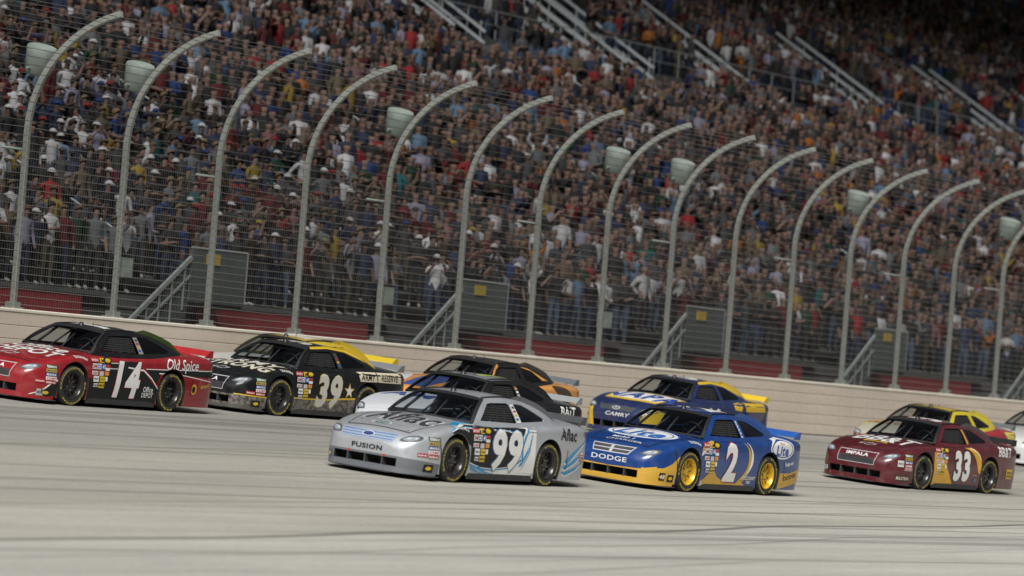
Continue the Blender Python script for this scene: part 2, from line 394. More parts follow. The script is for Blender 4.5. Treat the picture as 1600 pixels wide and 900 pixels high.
# stairs from the walkway up to the front row: flight parallel to the wall, guard panels, yellow plate
m_yel = mat('yellow_plate', (0.26, 0.18, 0.015), 0.5)
for si, ax in enumerate(AISLE[2:9]):
    st = empty('front_stair', (ax, 3.0, 0.02))
    bay = ['at the far left edge', 'beside the second fence post from the left', 'beside the sixth fence post from the left', 'beside the ninth fence post from the left', 'beside the twelfth fence post from the left', 'beside the fifteenth fence post from the left', 'beyond the right end of the visible fence'][si]
    tag(st, 'grey stair with yellow plate behind the fence %s' % bay, 'stair', 'stairs at the foot of the grandstand')
    for k in range(10):
        q = MB(); q.box((-2.55 + k * 0.26, 0.05, 0.17 * k), (-2.27 + k * 0.26, 0.78, 0.19 * (k + 1) - 0.02)); q.build('step', m_panel, st)
    q = MB(); q.bar((-2.5, 0.02, 0.95), (0.1, 0.02, 2.85), 0.07, 0.09); q.bar((-2.5, 0.02, 0.0), (-2.5, 0.02, 0.98), 0.09, 0.09)
    q.build('handrail', m_rail, st)
    q = MB(); q.bar((-2.5, 0.02, 0.55), (0.1, 0.02, 2.45), 0.03, 0.05)
    for k in range(6): q.bar((-2.2 + k * 0.42, 0.02, 0.2 + k * 0.3), (-2.2 + k * 0.42, 0.02, 1.15 + k * 0.307), 0.03, 0.03)
    q.build('balusters', m_rail, st)
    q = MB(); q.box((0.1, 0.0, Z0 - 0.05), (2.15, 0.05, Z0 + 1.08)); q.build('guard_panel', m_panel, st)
    q = MB(); q.add([(-1.7, 0.06, 0.3), (0.1, 0.06, 0.3), (0.1, 0.06, Z0 + 0.9), (-1.7, 0.06, 1.5), (-1.7, 0.10, 0.3), (0.1, 0.10, 0.3), (0.1, 0.10, Z0 + 0.9), (-1.7, 0.10, 1.5)],
                    [(0, 1, 2, 3), (7, 6, 5, 4), (0, 4, 5, 1), (1, 5, 6, 2), (2, 6, 7, 3), (3, 7, 4, 0)]); q.build('side_panel', m_panel, st)
    q = MB(); q.tube([(0.1, 0.02, Z0 + 1.12), (2.15, 0.02, Z0 + 1.12)], 0.03, 6); q.tube([(2.15, 0.02, Z0 + 1.12), (2.15, 0.02, Z0)], 0.03, 6); q.build('top_rail', m_rail, st)
    q = MB(); q.box((0.62, -0.025, Z0 + 0.78), (1.10, -0.003, Z0 + 1.02)); q.build('plate', m_yel, st)
    q = MB(); q.box((0.1, 0.055, Z0 - 0.16), (2.15, 0.95, Z0 - 0.055)); q.build('landing', m_conc, st)
# handrails in the aisles
for ax in AISLE:
    for r in range(1, NLOW - 2, 3):
        y, z = row_y(r)
        for dx in (0.0,):
            q = MB(); a = (ax + dx, y + 0.1, z + 0.95); b = (ax + dx, y + 1.9, z + 0.95 + 1.8 * ROW_H / ROW_D)
            q.tube([(a[0], a[1], z - 0.1), a, b, (b[0], b[1], z + 0.6)], 0.026, 6)
            a2 = (a[0], a[1], a[2] - 0.42); b2 = (b[0], b[1], b[2] - 0.42); q.tube([a2, b2], 0.02, 6)
            S(q.build('aisle_rail', m_rail, stand))
m_rail2 = mat('stair_rail_paint', (0.27, 0.29, 0.30), 0.5)
UPA = [48.2 + 11.6 * k for k in range(-2, 12)]
UPR = [36.4, 38.2, 47.9, 49.6, 51.3, 53.2, 59.2, 60.9, 62.6, 64.5, 70.8, 72.5, 81.6, 83.3, 85.0, 93.9, 95.6, 97.3, 104.0, 105.6, 107.3, 115.8, 117.6, 128, 130]
for ax in UPR:
    for dx in (0.0,):
        q = MB()
        s_ = (ROW_H + 0.03) / ROW_D
        for dz in (1.0, 0.62):
            q.bar((ax + dx, YU - 1.2, ZU - 0.75 + dz - 0.2), (ax + dx, YU + 4.2, ZU + 4.2 * s_ + dz + 0.15), 0.05, 0.09)
        for k in range(4):
            yy_ = YU - 1.0 + k * 1.6; q.tube([(ax + dx, yy_, ZU + (yy_ - YU) * s_ - 0.4), (ax + dx, yy_, ZU + (yy_ - YU) * s_ + 0.95)], 0.022, 5)
        S(q.build('stair_rail', m_rail2, stand))
for ax in UPA:
    for r in range(NLOW + 9, NLOW + NUP - 3, 5):
        y, z = row_y(r)
        q = MB(); q.tube([(ax + 1.5, y, z + 0.2), (ax + 1.5, y, z + 0.95), (ax + 1.5, y + 2.0, z + 2.0), (ax + 1.5, y + 2.0, z + 1.2)], 0.03, 6); S(q.build('aisle_rail', m_rail, stand))
# added roof, unseen above the frame, made up to shade the upper rows
m_shade_roof = mat('added_roof_sheet', (0.12, 0.125, 0.13), 0.6, 0.2)
q = MB(); q.add([(XA, SHADE_ROOF_Y, SHADE_ROOF_Z), (XB, SHADE_ROOF_Y, SHADE_ROOF_Z), (XB, 66, 50), (XA, 66, 50), (XA, SHADE_ROOF_Y, SHADE_ROOF_Z + .5), (XB, SHADE_ROOF_Y, SHADE_ROOF_Z + .5), (XB, 66, 50.5), (XA, 66, 50.5)],
                [(3, 2, 1, 0), (4, 5, 6, 7), (0, 1, 5, 4), (1, 2, 6, 5), (2, 3, 7, 6), (3, 0, 4, 7)])
S(q.build('added_roof_deck', m_shade_roof, stand))
for k in range(12):
    q = MB(); x = XA + 8 + k * 18; q.box((x, 64, -3), (x + 0.8, 65, 49.2)); S(q.build('added_roof_column', m_conc, stand))
    q = MB(); q.bar((x + .4, SHADE_ROOF_Y + 0.5, SHADE_ROOF_Z - 0.35), (x + .4, 65, 49.2), 0.4, 0.7); S(q.build('added_roof_rafter', m_shade_roof, stand))
# ------------------------------------------------------------------ spectators
def skin_mesh(J, E_, RAD, sub):
    me = bpy.data.meshes.new('skeleton'); me.from_pydata(J, E_, [])
    o = bpy.data.objects.new('skeleton', me); col.objects.link(o)
    md = o.modifiers.new('Skin', 'SKIN'); md.use_smooth_shade = True; md.branch_smoothing = 0.4
    for i, r_ in enumerate(RAD): me.skin_vertices[0].data[i].radius = r_
    for i in range(len(J)): me.skin_vertices[0].data[i].use_root = (i == 0)
    if sub: s2 = o.modifiers.new('Sub', 'SUBSURF'); s2.levels = sub; s2.render_levels = sub
    dg = bpy.context.evaluated_depsgraph_get(); dg.update()
    ev = o.evaluated_get(dg); m2 = bpy.data.meshes.new_from_object(ev)
    bpy.data.objects.remove(o); bpy.data.meshes.remove(me)
    return m2

# arm poses: (elbow, wrist, hand) for right (-x) and left (+x) seen from inside the body, facing -Y
DOWN = ((0.24, 0.03, 1.14), (0.25, -0.06, 0.90), (0.25, -0.10, 0.80))
CLASP = ((0.25, 0.02, 1.15), (0.12, -0.20, 1.08), (0.04, -0.25, 1.07))
CHEST = ((0.25, 0.0, 1.16), (0.08, -0.20, 1.20), (-0.02, -0.22, 1.22))
RAISE = ((0.30, -0.06, 1.56), (0.27, -0.14, 1.80), (0.26, -0.17, 1.90))
CAMERA = ((0.27, -0.10, 1.24), (0.12, -0.26, 1.50), (0.05, -0.27, 1.56))
HIP = ((0.34, 0.10, 1.17), (0.21, 0.0, 1.0), (0.16, -0.03, 0.97))
POINT = ((0.32, -0.16, 1.38), (0.38, -0.40, 1.44), (0.40, -0.50, 1.46))
POSES = [(DOWN, DOWN), (CLASP, CLASP), (CHEST, CHEST), (DOWN, CAMERA), (CAMERA, CAMERA), (HIP, DOWN), (RAISE, RAISE), (POINT, DOWN), (DOWN, RAISE), (CLASP, DOWN)]
def person_mesh(pose, sub, wide=1.0):
    J = [(0, 0, .95), (0, -.005, 1.10), (0, 0, 1.30), (0, .005, 1.41), (0, .005, 1.50), (0, -.015, 1.59), (0, -.012, 1.70)]
    RAD = [(.155 * wide, .115 * wide), (.145 * wide, .11 * wide), (.165 * wide, .115 * wide), (.11, .085), (.052, .052), (.062, .075), (.068, .082)]
    zone = []
    E_ = [(0, 1), (1, 2), (2, 3), (3, 4), (4, 5), (5, 6)]; Z = ['shirt', 'shirt', 'shirt', 'shirt', 'skin', 'skin']
    for sgn, arm in ((-1, pose[0]), (1, pose[1])):
        k = len(J)
        J += [(sgn * .17 * wide, .005, 1.405)] + [(sgn * p[0], p[1], p[2]) for p in arm]
        RAD += [(.066, .062), (.05, .05), (.034, .034), (.038, .026)]
        E_ += [(3, k), (k, k + 1), (k + 1, k + 2), (k + 2, k + 3)]; Z += ['shirt', 'shirt', 'fore', 'skin']
        k = len(J)
        J += [(sgn * .095, 0, .86), (sgn * .11, -.015, .48), (sgn * .12, .02, .09), (sgn * .13, -.13, .045)]
        RAD += [(.10 * wide, .105 * wide), (.066, .068), (.045, .048), (.042, .036)]
        E_ += [(0, k), (k, k + 1), (k + 1, k + 2), (k + 2, k + 3)]; Z += ['pants', 'pants', 'pants', 'shoe']
    me = skin_mesh(J, E_, RAD, sub)
    Jv = [Vector(j) for j in J]; zi = {'shirt': 0, 'fore': 1, 'pants': 2, 'skin': 3, 'shoe': 4}
    idx = []
    for p in me.polygons:
        c = p.center; best = 9; bz = 0
        for (a, b), z in zip(E_, Z):
            A, B = Jv[a], Jv[b]; t = max(0, min(1, (c - A).dot(B - A) / (B - A).length_squared)); d = (c - (A + (B - A) * t)).length
            if d < best: best = d; bz = zi[z]
        if bz == 0 and c.z < 0.93: bz = 2
        idx.append(bz)
    me.polygons.foreach_set('material_index', np.zeros(len(idx), dtype=np.int32))
    return me, np.array(idx, dtype=np.int32)

def info_material(name, kind):
    m = bpy.data.materials.new(name); m.use_nodes = True; nt = m.node_tree; b = nt.nodes['Principled BSDF']; b.inputs['Roughness'].default_value = 0.85
    b.inputs['Specular IOR Level'].default_value = 0.2
    oi = nt.nodes.new('ShaderNodeObjectInfo')
    if kind == 'color': nt.links.new(oi.outputs['Color'], b.inputs['Base Color'])
    else:
        rp = nt.nodes.new('ShaderNodeValToRGB'); rp.color_ramp.interpolation = 'CONSTANT'
        cs = {'pants': [(.008, .011, .022), (.018, .024, .042), (.03, .042, .066), (.03, .027, .021), (.012, .012, .013), (.014, .016, .02)], 'skin': [(.085, .052, .040), (.072, .043, .033), (.098, .063, .05), (.045, .027, .02)], 'shoe': [(.02, .02, .02), (.05, .05, .05), (.14, .14, .135)]}[kind]  # trousers and skin darkened to carry the dim light of the stands
        e = rp.color_ramp.elements
        while len(e) < len(cs): e.new(0.5)
        for i, c in enumerate(cs): e[i].position = i / len(cs); e[i].color = (*c, 1)
        nt.links.new(oi.outputs['Random'], rp.inputs[0]); nt.links.new(rp.outputs[0], b.inputs['Base Color'])
    return m
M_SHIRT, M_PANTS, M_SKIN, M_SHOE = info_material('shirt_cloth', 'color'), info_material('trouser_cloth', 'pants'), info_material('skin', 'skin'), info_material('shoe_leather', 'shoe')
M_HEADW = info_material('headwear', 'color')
PM = []     # full-detail bodies
for k, ps in enumerate(POSES):
    for sleeves in (0, 1):
        me, idx = person_mesh(ps, 1, (1.0, 1.13, 0.94)[k % 3])
        for m in (M_SHIRT, M_PANTS, M_SKIN, M_SHOE): me.materials.append(m)
        remap = np.array([0, 0 if sleeves else 2, 1, 2, 3], dtype=np.int32)
        me.polygons.foreach_set('material_index', remap[idx]); me.name = 'person_body'
        # nose and brow so the heads read as faces
        PM.append(me)
LO = []
for k, ps in enumerate(POSES[:8]):
    me, idx = person_mesh(ps, 0, (1.0, 1.13, 0.94)[k % 3])
    nv = len(me.vertices); co = np.empty(nv * 3, np.float32); me.vertices.foreach_get('co', co); co = co.reshape(-1, 3)
    ls = np.empty(len(me.polygons), np.int32); lt = np.empty(len(me.polygons), np.int32); me.polygons.foreach_get('loop_start', ls); me.polygons.foreach_get('loop_total', lt)
    lv = np.empty(len(me.loops), np.int32); me.loops.foreach_get('vertex_index', lv)
    cen = np.array([p.center[:] for p in me.polygons])
    idx = idx.copy(); idx[(idx == 3) & (cen[:, 2] > 1.56) & ((cen[:, 2] > 1.70) | (cen[:, 1] > 0.0))] = 5
    LO.append((co, ls, lt, lv, idx))
def dome(zlow_front, zlow_back, r=(.089, .104, .098), c=(0, -.012, 1.668), brim=0):
    V = []; F = []; nl, na = 5, 14
    for i in range(nl + 1):
        for k in range(na):
            t = 2 * math.pi * k / na; back = (math.sin(t) + 1) / 2
            lo = (zlow_front * (1 - back) + zlow_back * back)
            phi = math.pi / 2 - (math.pi / 2 - lo) * i / nl
            V.append((c[0] + r[0] * math.cos(phi) * math.cos(t), c[1] + r[1] * math.cos(phi) * math.sin(t), c[2] + r[2] * math.sin(phi)))
    for i in range(nl):
        for k in range(na): F.append((i * na + k, (i + 1) * na + k, (i + 1) * na + (k + 1) % na, i * na + (k + 1) % na))
    if brim:
        k0 = len(V)
        for k in range(7):
            t = -math.pi / 2 + (k - 3) * 0.33
            V.append((c[0] + r[0] * math.cos(t) * .98, c[1] + r[1] * math.sin(t) * .98, c[2] + .028)); V.append((c[0] + r[0] * math.cos(t) * 1.1, c[1] + r[1] * math.sin(t) * 1.0 - brim, c[2] + .008))
            V.append((c[0] + r[0] * math.cos(t) * 1.08, c[1] + r[1] * math.sin(t) * 1.0 - brim, c[2] - .002))
        for k in range(6):
            a = k0 + 3 * k; F += [(a, a + 1, a + 4, a + 3), (a + 1, a + 2, a + 5, a + 4), (a + 2, a, a + 3, a + 5)]
    return V, F
ME_SHORT = mesh('hair', *dome(0.45, -0.55), M_HEADW, smooth=True)
ME_LONG = mesh('hair', *dome(0.5, -1.25, r=(.10, .118, .104)), M_HEADW, smooth=True)
ME_CAP = mesh('cap', *dome(0.22, -0.05, r=(.094, .110, .098), brim=.075), M_HEADW, smooth=True)

SHIRTS = [('black', (.007, .007, .008), 34), ('charcoal', (.018, .018, .02), 14), ('navy', (.008, .011, .026), 14), ('grey', (.20, .21, .23), 10), ('white', (.85, .85, .88), 12), ('pale lilac', (.40, .38, .52), 5),
          ('dark red', (.14, .016, .02), 8), ('red', (.40, .03, .035), 4), ('blue', (.02, .06, .22), 3.5), ('light blue', (.18, .30, .46), 4), ('orange', (.55, .18, .03), 1.6), ('yellow', (.50, .34, .05), 1.5),
          ('tan', (.20, .155, .105), 4), ('brown', (.06, .04, .028), 3), ('dark green', (.015, .06, .03), 3), ('teal', (.02, .16, .17), 1), ('pink', (.36, .17, .19), 1.5)]
HEADS = [('black hair', 'S', (.010, .008, .007), 22), ('brown hair', 'S', (.05, .028, .016), 18), ('long brown hair', 'L', (.07, .04, .022), 8), ('long blond hair', 'L', (.32, .22, .11), 8), ('fair hair', 'S', (.22, .15, .08), 8), ('grey hair', 'S', (.25, .24, .23), 5),
         ('white cap', 'C', (.90, .90, .90), 15), ('black cap', 'C', (.014, .014, .016), 12), ('red cap', 'C', (.34, .03, .03), 6), ('blue cap', 'C', (.03, .07, .26), 4), ('tan cap', 'C', (.33, .26, .16), 4), ('yellow cap', 'C', (.55, .38, .06), 1)]
DIM = 0.23  # darkens clothes and headwear: weak light on the stands put into colour
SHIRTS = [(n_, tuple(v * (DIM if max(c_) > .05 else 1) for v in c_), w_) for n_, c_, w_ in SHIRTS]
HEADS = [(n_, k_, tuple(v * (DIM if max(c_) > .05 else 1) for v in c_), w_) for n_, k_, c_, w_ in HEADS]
def pick(T): return rnd.choices(T, [t[-1] for t in T])[0]

cand = []
for r in range(NLOW + NUP):
    y, z = row_y(r)
    x = -6.0 + rnd.uniform(0, .5)
    while x < 165:
        x += rnd.uniform(.43, .58)
        ais = AISLE if r < NLOW - 3 else UPR if r < NLOW + 6 else [a + 1.5 for a in UPA]
        if min(abs(x - a) for a in ais) < (0.55 if r < NLOW - 3 else (.85 if r < NLOW + 6 else .7)): continue
        if rnd.random() < (0.06 if r < NLOW else 0.10): continue
        yy_ = y + rnd.uniform(.12, .34)
        px, py, d = project((x, yy_, z + 1.55))
        if -40 < px < 1640 and -45 < py < 640: cand.append((d, x, yy_, z, r, px, py))
cand.sort()
post_img = [[project((i * POST_S, 0.18 - o_, WALL_H + z))[:2] for o_, z in PZ] for i in range(0, 16)]
def bay_of(px, py):
    xs_ = []
    for pl in post_img:
        if py <= pl[-1][1]: xs_.append(1e9); continue
        xs_.append(float(np.interp(-py, [-p[1] for p in pl], [p[0] for p in pl])))
    for i, v in enumerate(xs_):
        if px < v: return i
    return 16
near = []; rest = []
for c in cand:
    (near if len(near) < 300 and 5 < c[5] < 1595 and 8 < c[6] < 470 else rest).append(c)
ROWN = ORD + ['seventeenth', 'eighteenth']
seen = set()
for d, x, y, z, r, px, py in near:
    b = bay_of(px, py + 12)
    where = 'left of first fence post' if b == 0 else 'between %s and %s fence posts' % (ORD[b - 1], ORD[min(b, 15)])
    for _ in range(200):
        sh, hd = pick(SHIRTS), pick(HEADS)
        lab = 'person in %s top, %s, %s row, %s' % (sh[0], hd[0], ROWN[r], where)
        if lab not in seen: break
    seen.add(lab)
    k = rnd.choices(range(len(POSES)), (7, 5, 5, 4, 4, 3, 1, 1, 1, 5))[0] * 2 + rnd.randrange(2)
    o = obj('person', PM[k]); s_ = rnd.uniform(.92, 1.05)
    o.location = (x, y, z); o.scale = (s_, s_, s_); o.rotation_euler = (0, 0, rnd.gauss(R(-22), R(24)))
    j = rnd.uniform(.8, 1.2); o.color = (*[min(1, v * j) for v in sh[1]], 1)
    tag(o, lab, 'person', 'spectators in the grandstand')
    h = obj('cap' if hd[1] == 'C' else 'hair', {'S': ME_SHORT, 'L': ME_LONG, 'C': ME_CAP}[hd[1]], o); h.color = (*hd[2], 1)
# everyone farther off: one mass
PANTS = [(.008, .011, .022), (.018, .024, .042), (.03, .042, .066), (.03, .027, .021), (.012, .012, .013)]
SKINS = [(.085, .052, .040), (.072, .043, .033), (.098, .063, .05), (.045, .027, .02)]  # skin, like the trousers, darkened for the weak light on the crowd
VC, LV, LS, CC = [], [], [], []; nv = nl = 0
for d, x, y, z, r, px, py in rest:
    co, ls, lt, lv, idx = LO[rnd.choices(range(8), (7, 5, 5, 4, 4, 3, 1, 1))[0]]
    a = rnd.gauss(R(-22), R(24)); s_ = rnd.uniform(.92, 1.06); ca, sa = math.cos(a) * s_, math.sin(a) * s_
    p = np.empty_like(co); p[:, 0] = co[:, 0] * ca - co[:, 1] * sa + x; p[:, 1] = co[:, 0] * sa + co[:, 1] * ca + y; p[:, 2] = co[:, 2] * s_ + z
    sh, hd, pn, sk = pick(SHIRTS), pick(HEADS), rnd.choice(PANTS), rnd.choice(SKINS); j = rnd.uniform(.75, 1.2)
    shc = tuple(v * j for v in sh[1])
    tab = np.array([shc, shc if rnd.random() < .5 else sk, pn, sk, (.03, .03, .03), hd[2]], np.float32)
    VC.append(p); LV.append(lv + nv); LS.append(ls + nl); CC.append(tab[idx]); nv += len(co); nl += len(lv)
VC = np.concatenate(VC); LV = np.concatenate(LV); LS = np.concatenate(LS); CC = np.concatenate(CC)
me = bpy.data.meshes.new('crowd'); me.vertices.add(len(VC)); me.loops.add(len(LV)); me.polygons.add(len(LS))
me.vertices.foreach_set('co', VC.ravel()); me.loops.foreach_set('vertex_index', LV); me.polygons.foreach_set('loop_start', LS)
at = me.attributes.new('cloth', 'FLOAT_COLOR', 'FACE'); at.data.foreach_set('color', np.concatenate([CC, np.ones((len(CC), 1), np.float32)], 1).ravel())
me.update(calc_edges=True); me.polygons.foreach_set('use_smooth', np.ones(len(LS), dtype=bool))
mc = bpy.data.materials.new('crowd_cloth'); mc.use_nodes = True
an = mc.node_tree.nodes.new('ShaderNodeAttribute'); an.attribute_name = 'cloth'; pb = mc.node_tree.nodes['Principled BSDF']; pb.inputs['Roughness'].default_value = .85; pb.inputs['Specular IOR Level'].default_value = .2
mc.node_tree.links.new(an.outputs['Color'], pb.inputs['Base Color']); me.materials.append(mc)
tag(obj('crowd', me), 'dense standing crowd filling the higher rows of the grandstand', 'crowd', kind='stuff')
print('people', len(near), len(rest), 'tris', len(LV))
# ------------------------------------------------------------------ stock cars
def pch(xs, ys):
    """Monotone-ish cubic interpolation through given points (xs ascending)."""
    xs = np.array(xs, float); ys = np.array(ys, float); h = np.diff(xs); dl = np.diff(ys) / h; m = np.zeros(len(xs))
    for i in range(1, len(xs) - 1):
        m[i] = 0 if dl[i - 1] * dl[i] <= 0 else 2 / (1 / dl[i - 1] + 1 / dl[i])
    m[0], m[-1] = dl[0], dl[-1]
    def f(x):
        i = int(min(max(np.searchsorted(xs, x) - 1, 0), len(xs) - 2)); t = (x - xs[i]) / h[i]
        return float(ys[i] * (1 + 2 * t) * (1 - t) ** 2 + m[i] * h[i] * t * (1 - t) ** 2 + ys[i + 1] * t * t * (3 - 2 * t) + m[i + 1] * h[i] * t * t * (t - 1))
    return f
TAIL, NOSE = -2.72, 2.50
AX = 1.397
f_zc = pch([-2.72, -2.66, -2.3, -1.8, -1.5, 0.0, 0.80, 1.2, 1.6, 2.0, 2.25, 2.38, 2.45, 2.50], [1.02, 1.065, 1.085, 1.08, 1.05, 1.0, 0.985, 0.95, 0.89, 0.805, 0.735, 0.675, 0.61, 0.54])
f_zs = pch([-2.72, -2.66, -2.3, -1.8, -1.0, 0.0, 0.9, 1.4, 1.9, 2.2, 2.38, 2.45, 2.50], [0.97, 1.00, 1.015, 1.01, 0.965, 0.93, 0.915, 0.885, 0.79, 0.685, 0.60, 0.54, 0.49])
f_w = pch([-2.72, -2.66, -2.5, -2.1, -1.4, -0.8, 0.0, 0.8, 1.4, 1.75, 2.05, 2.22, 2.35, 2.43, 2.48, 2.50], [0.87, 0.905, 0.945, 0.985, 1.01, 0.99, 0.985, 0.99, 1.01, 0.99, 0.945, 0.885, 0.80, 0.71, 0.61, 0.53])
def half_section(x):
    w, zs, zc = f_w(x), f_zs(x), f_zc(x); zb = 0.115
    r = min(0.11, 0.35 * (zs - zb)); P = []
    for k in range(9):
        t = k / 8; z = zb + (zs - r - zb) * t
        P.append((w * (0.968 + 0.032 * math.sin(min(1, t * 1.7) * math.pi / 2) - 0.022 * max(0, t - 0.45) / 0.55), z))
    y1 = P[-1][0]
    for k in range(1, 6):
        a = k / 6 * math.pi / 2 * 0.93
        P.append((y1 - r * 1.05 * (1 - math.cos(a)), zs - r + r * 0.98 * math.sin(a)))
    yt, zt = P[-1]
    for k in range(1, 11):
        t = k / 10; y = yt * (1 - t)
        P.append((y, zt + (zc - zt) * (1 - (y / yt) ** 2.0) ** 0.9))
    return P
def build_shell():
    X = sorted(set([round(v, 4) for v in np.concatenate([np.linspace(TAIL, 1.9, 60), np.linspace(1.9, 2.42, 16), np.array([2.45, 2.47, 2.485, 2.495, 2.50])])]))
    n = None; V = []; F = []; Mi = []
    for x in X:
        P = half_section(x); n = len(P)
        for y, z in P:                                # sunken cockpit floor under the glass
            if -1.40 < x < 0.66 and y < 0.66: z -= 0.15
            V.append((x, y, z))
        for y, z in P[:-1]:
            if -1.40 < x < 0.66 and y < 0.66: z -= 0.15
            V.append((x, -y, z))
    st = 2 * n - 1
    def L_(i, j): return i * st + j
    def Rr(i, j): return i * st + (n - 1 if j == n - 1 else n + j)
    for i in range(len(X) - 1):
        for j in range(n - 1):
            xm = (X[i] + X[i + 1]) / 2; ym = (V[L_(i, j)][1] + V[L_(i, j + 1)][1]) / 2
            ins = 1 if (-1.47 < xm < 0.73 and ym < 0.72 and j > 9) else 0
            F.append((L_(i, j), L_(i, j + 1), L_(i + 1, j + 1), L_(i + 1, j))); Mi.append(ins)
            F.append((Rr(i, j), Rr(i + 1, j), Rr(i + 1, j + 1), Rr(i, j + 1))); Mi.append(ins)
        F.append((L_(i, 0), L_(i + 1, 0), Rr(i + 1, 0), Rr(i, 0))); Mi.append(1)
    for e, flip in ((0, False), (len(X) - 1, True)):
        for j in range(n - 1):
            f = (L_(e, j), Rr(e, j), Rr(e, j + 1), L_(e, j + 1)) if j < n - 2 else (L_(e, j), Rr(e, j), L_(e, n - 1))
            F.append(f if not flip else tuple(reversed(f))); Mi.append(0)
    return V, F, Mi
M_INT = mat('cockpit_black', (0.018, 0.018, 0.019), 0.7)
M_RUB = mat('tyre_rubber', (0.022, 0.021, 0.020), 0.75, var=0.2, scale=8)
M_BLK = mat('satin_black', (0.016, 0.016, 0.018), 0.45)
M_CAGE = mat('cage_grey', (0.06, 0.062, 0.066), 0.5, 0.1)
def cut_shell():
    V, F, Mi = build_shell()
    me = mesh('shell', V, F, [M_BLK, M_INT], Mi)
    bm = bmesh.new(); bm.from_mesh(me); bmesh.ops.recalc_face_normals(bm, faces=bm.faces); bm.to_mesh(me); bm.free()
    o = bpy.data.objects.new('shell', me); col.objects.link(o); tmp = [o]
    cut = MB()
    for sx in (1, -1):
        for sy in (1, -1):
            n = 40; r = 0.41; z0 = 0.375; ya, yb = sy * 0.60, sy * 1.2
            ring = [(sx * AX + r * math.cos(2 * math.pi * k / n), z0 + r * math.sin(2 * math.pi * k / n)) for k in range(n)]
            ring = [(a, b if b > z0 else b - 0.25 * (z0 - b) / r) for a, b in ring]
            cut.add([(a, ya, b) for a, b in ring] + [(a, yb, b) for a, b in ring],
                    [(k, (k + 1) % n, n + (k + 1) % n, n + k) for k in range(n)] + [tuple(range(n - 1, -1, -1)), tuple(range(n, 2 * n))])
    cut.box((2.28, -0.60, 0.17), (2.7, 0.60, 0.305))
    cm = cut.mesh('cutter', [M_BLK, M_INT])
    cm.polygons.foreach_set('material_index', np.ones(len(cm.polygons), dtype=np.int32))
    bm = bmesh.new(); bm.from_mesh(cm); bmesh.ops.recalc_face_normals(bm, faces=bm.faces); bm.to_mesh(cm); bm.free()
    c = bpy.data.objects.new('cutter', cm); col.objects.link(c)
    md = o.modifiers.new('Cut', 'BOOLEAN'); md.operation = 'DIFFERENCE'; md.object = c; md.solver = 'EXACT'; md.use_self = True
    dg = bpy.context.evaluated_depsgraph_get(); dg.update()
    r = bpy.data.meshes.new_from_object(o.evaluated_get(dg))
    bpy.data.objects.remove(o); bpy.data.objects.remove(c)
    r.polygons.foreach_set('use_smooth', np.ones(len(r.polygons), dtype=bool)); r.set_sharp_from_angle(angle=R(32))
    return r
SHELL = cut_shell()
_V, _F, _ = build_shell()
SHELL_BVH = BVHTree.FromPolygons([Vector(v) for v in _V], _F)

# --- greenhouse surfaces
GLY = pch([-1.86, -1.3, -0.8, 0.0, 0.5, 0.78], [0.74, 0.83, 0.875, 0.885, 0.87, 0.84])       # half width at the belt
GLZ = pch([-1.86, -1.0, 0.0, 0.78], [1.055, 1.00, 0.97, 0.955])                                # belt height
HX, HY, HZ = 0.24, 0.625, 1.335                                                                # roof front corner
RX, RY, RZ = -0.92, 0.60, 1.335                                                                # roof rear corner
BX, BY, BZ = 0.78, 0.84, 0.955                                                                 # pillar foot
CX, CY, CZ = -1.86, 0.72, 1.05                                                                 # rear pillar foot
def lerp(a, b, t): return a + (b - a) * t
def ws_pt(s, t):        # windshield, s across -1..1, t bottom..top
    y = s * lerp(BY, HY, t); k = 1 - abs(s) ** 2.4
    x = lerp(BX, HX, t) + k * lerp(0.20, 0.10, t) + 0.035 * math.sin(math.pi * t) * 0.7
    z = lerp(BZ, HZ, t) + k * lerp(0.005, 0.045, t) + 0.03 * math.sin(math.pi * t)
    return (x, y, z)
def roof_pt(s, t):
    k = 1 - abs(s) ** 2.4
    x = lerp(HX + 0.10 * k, RX - 0.05 * k, t); y = s * (lerp(HY, RY, t) + 0.02 * math.sin(math.pi * t))
    z = lerp(HZ, RZ, t) + 0.045 * k + 0.035 * math.sin(math.pi * min(1, t * 1.0)) 
    return (x, y, z)
def rw_pt(s, t):        # rear window, t top..bottom
    k = 1 - abs(s) ** 2.4
    x = lerp(RX - 0.05 * k, CX + 0.02 * k, t); y = s * lerp(RY, CY, t)
    z = lerp(RZ + 0.045 * k, CZ + 0.02 * k, t) + 0.035 * math.sin(math.pi * t)
    return (x, y, z)
def top_of_side(x):
    """(y, z) of the upper edge of the side at station x."""
    if x >= HX: t = (BX - x) / (BX - HX); return lerp(BY, HY, t), lerp(BZ, HZ, t) + 0.03 * math.sin(math.pi * t)
    if x >= RX: t = (HX - x) / (HX - RX); return lerp(HY, RY, t) + 0.02 * math.sin(math.pi * t), lerp(HZ, RZ, t) + 0.035 * math.sin(math.pi * t)
    t = (RX - x) / (RX - CX); t = min(t, 1); return lerp(RY, CY, t), lerp(RZ, CZ, t) + 0.035 * math.sin(math.pi * t)
def side_y(x, z):
    yt, zt = top_of_side(x); yb, zb = GLY(min(max(x, -1.86), 0.78)), GLZ(min(max(x, -1.86), 0.78))
    if zt - zb < 0.02: return min(yt, yb)
    t = max(-0.3, min(1.05, (z - zb) / (zt - zb)))
    return lerp(yb, yt, t) + 0.012 * math.sin(math.pi * max(0, min(1, t)))
def patch(fn, ns, nt, s0=-1, s1=1, t0=0, t1=1):
    V = [fn(lerp(s0, s1, i / ns), lerp(t0, t1, j / nt)) for j in range(nt + 1) for i in range(ns + 1)]
    F = [(j * (ns + 1) + i, j * (ns + 1) + i + 1, (j + 1) * (ns + 1) + i + 1, (j + 1) * (ns + 1) + i) for j in range(nt) for i in range(ns)]
    return V, F
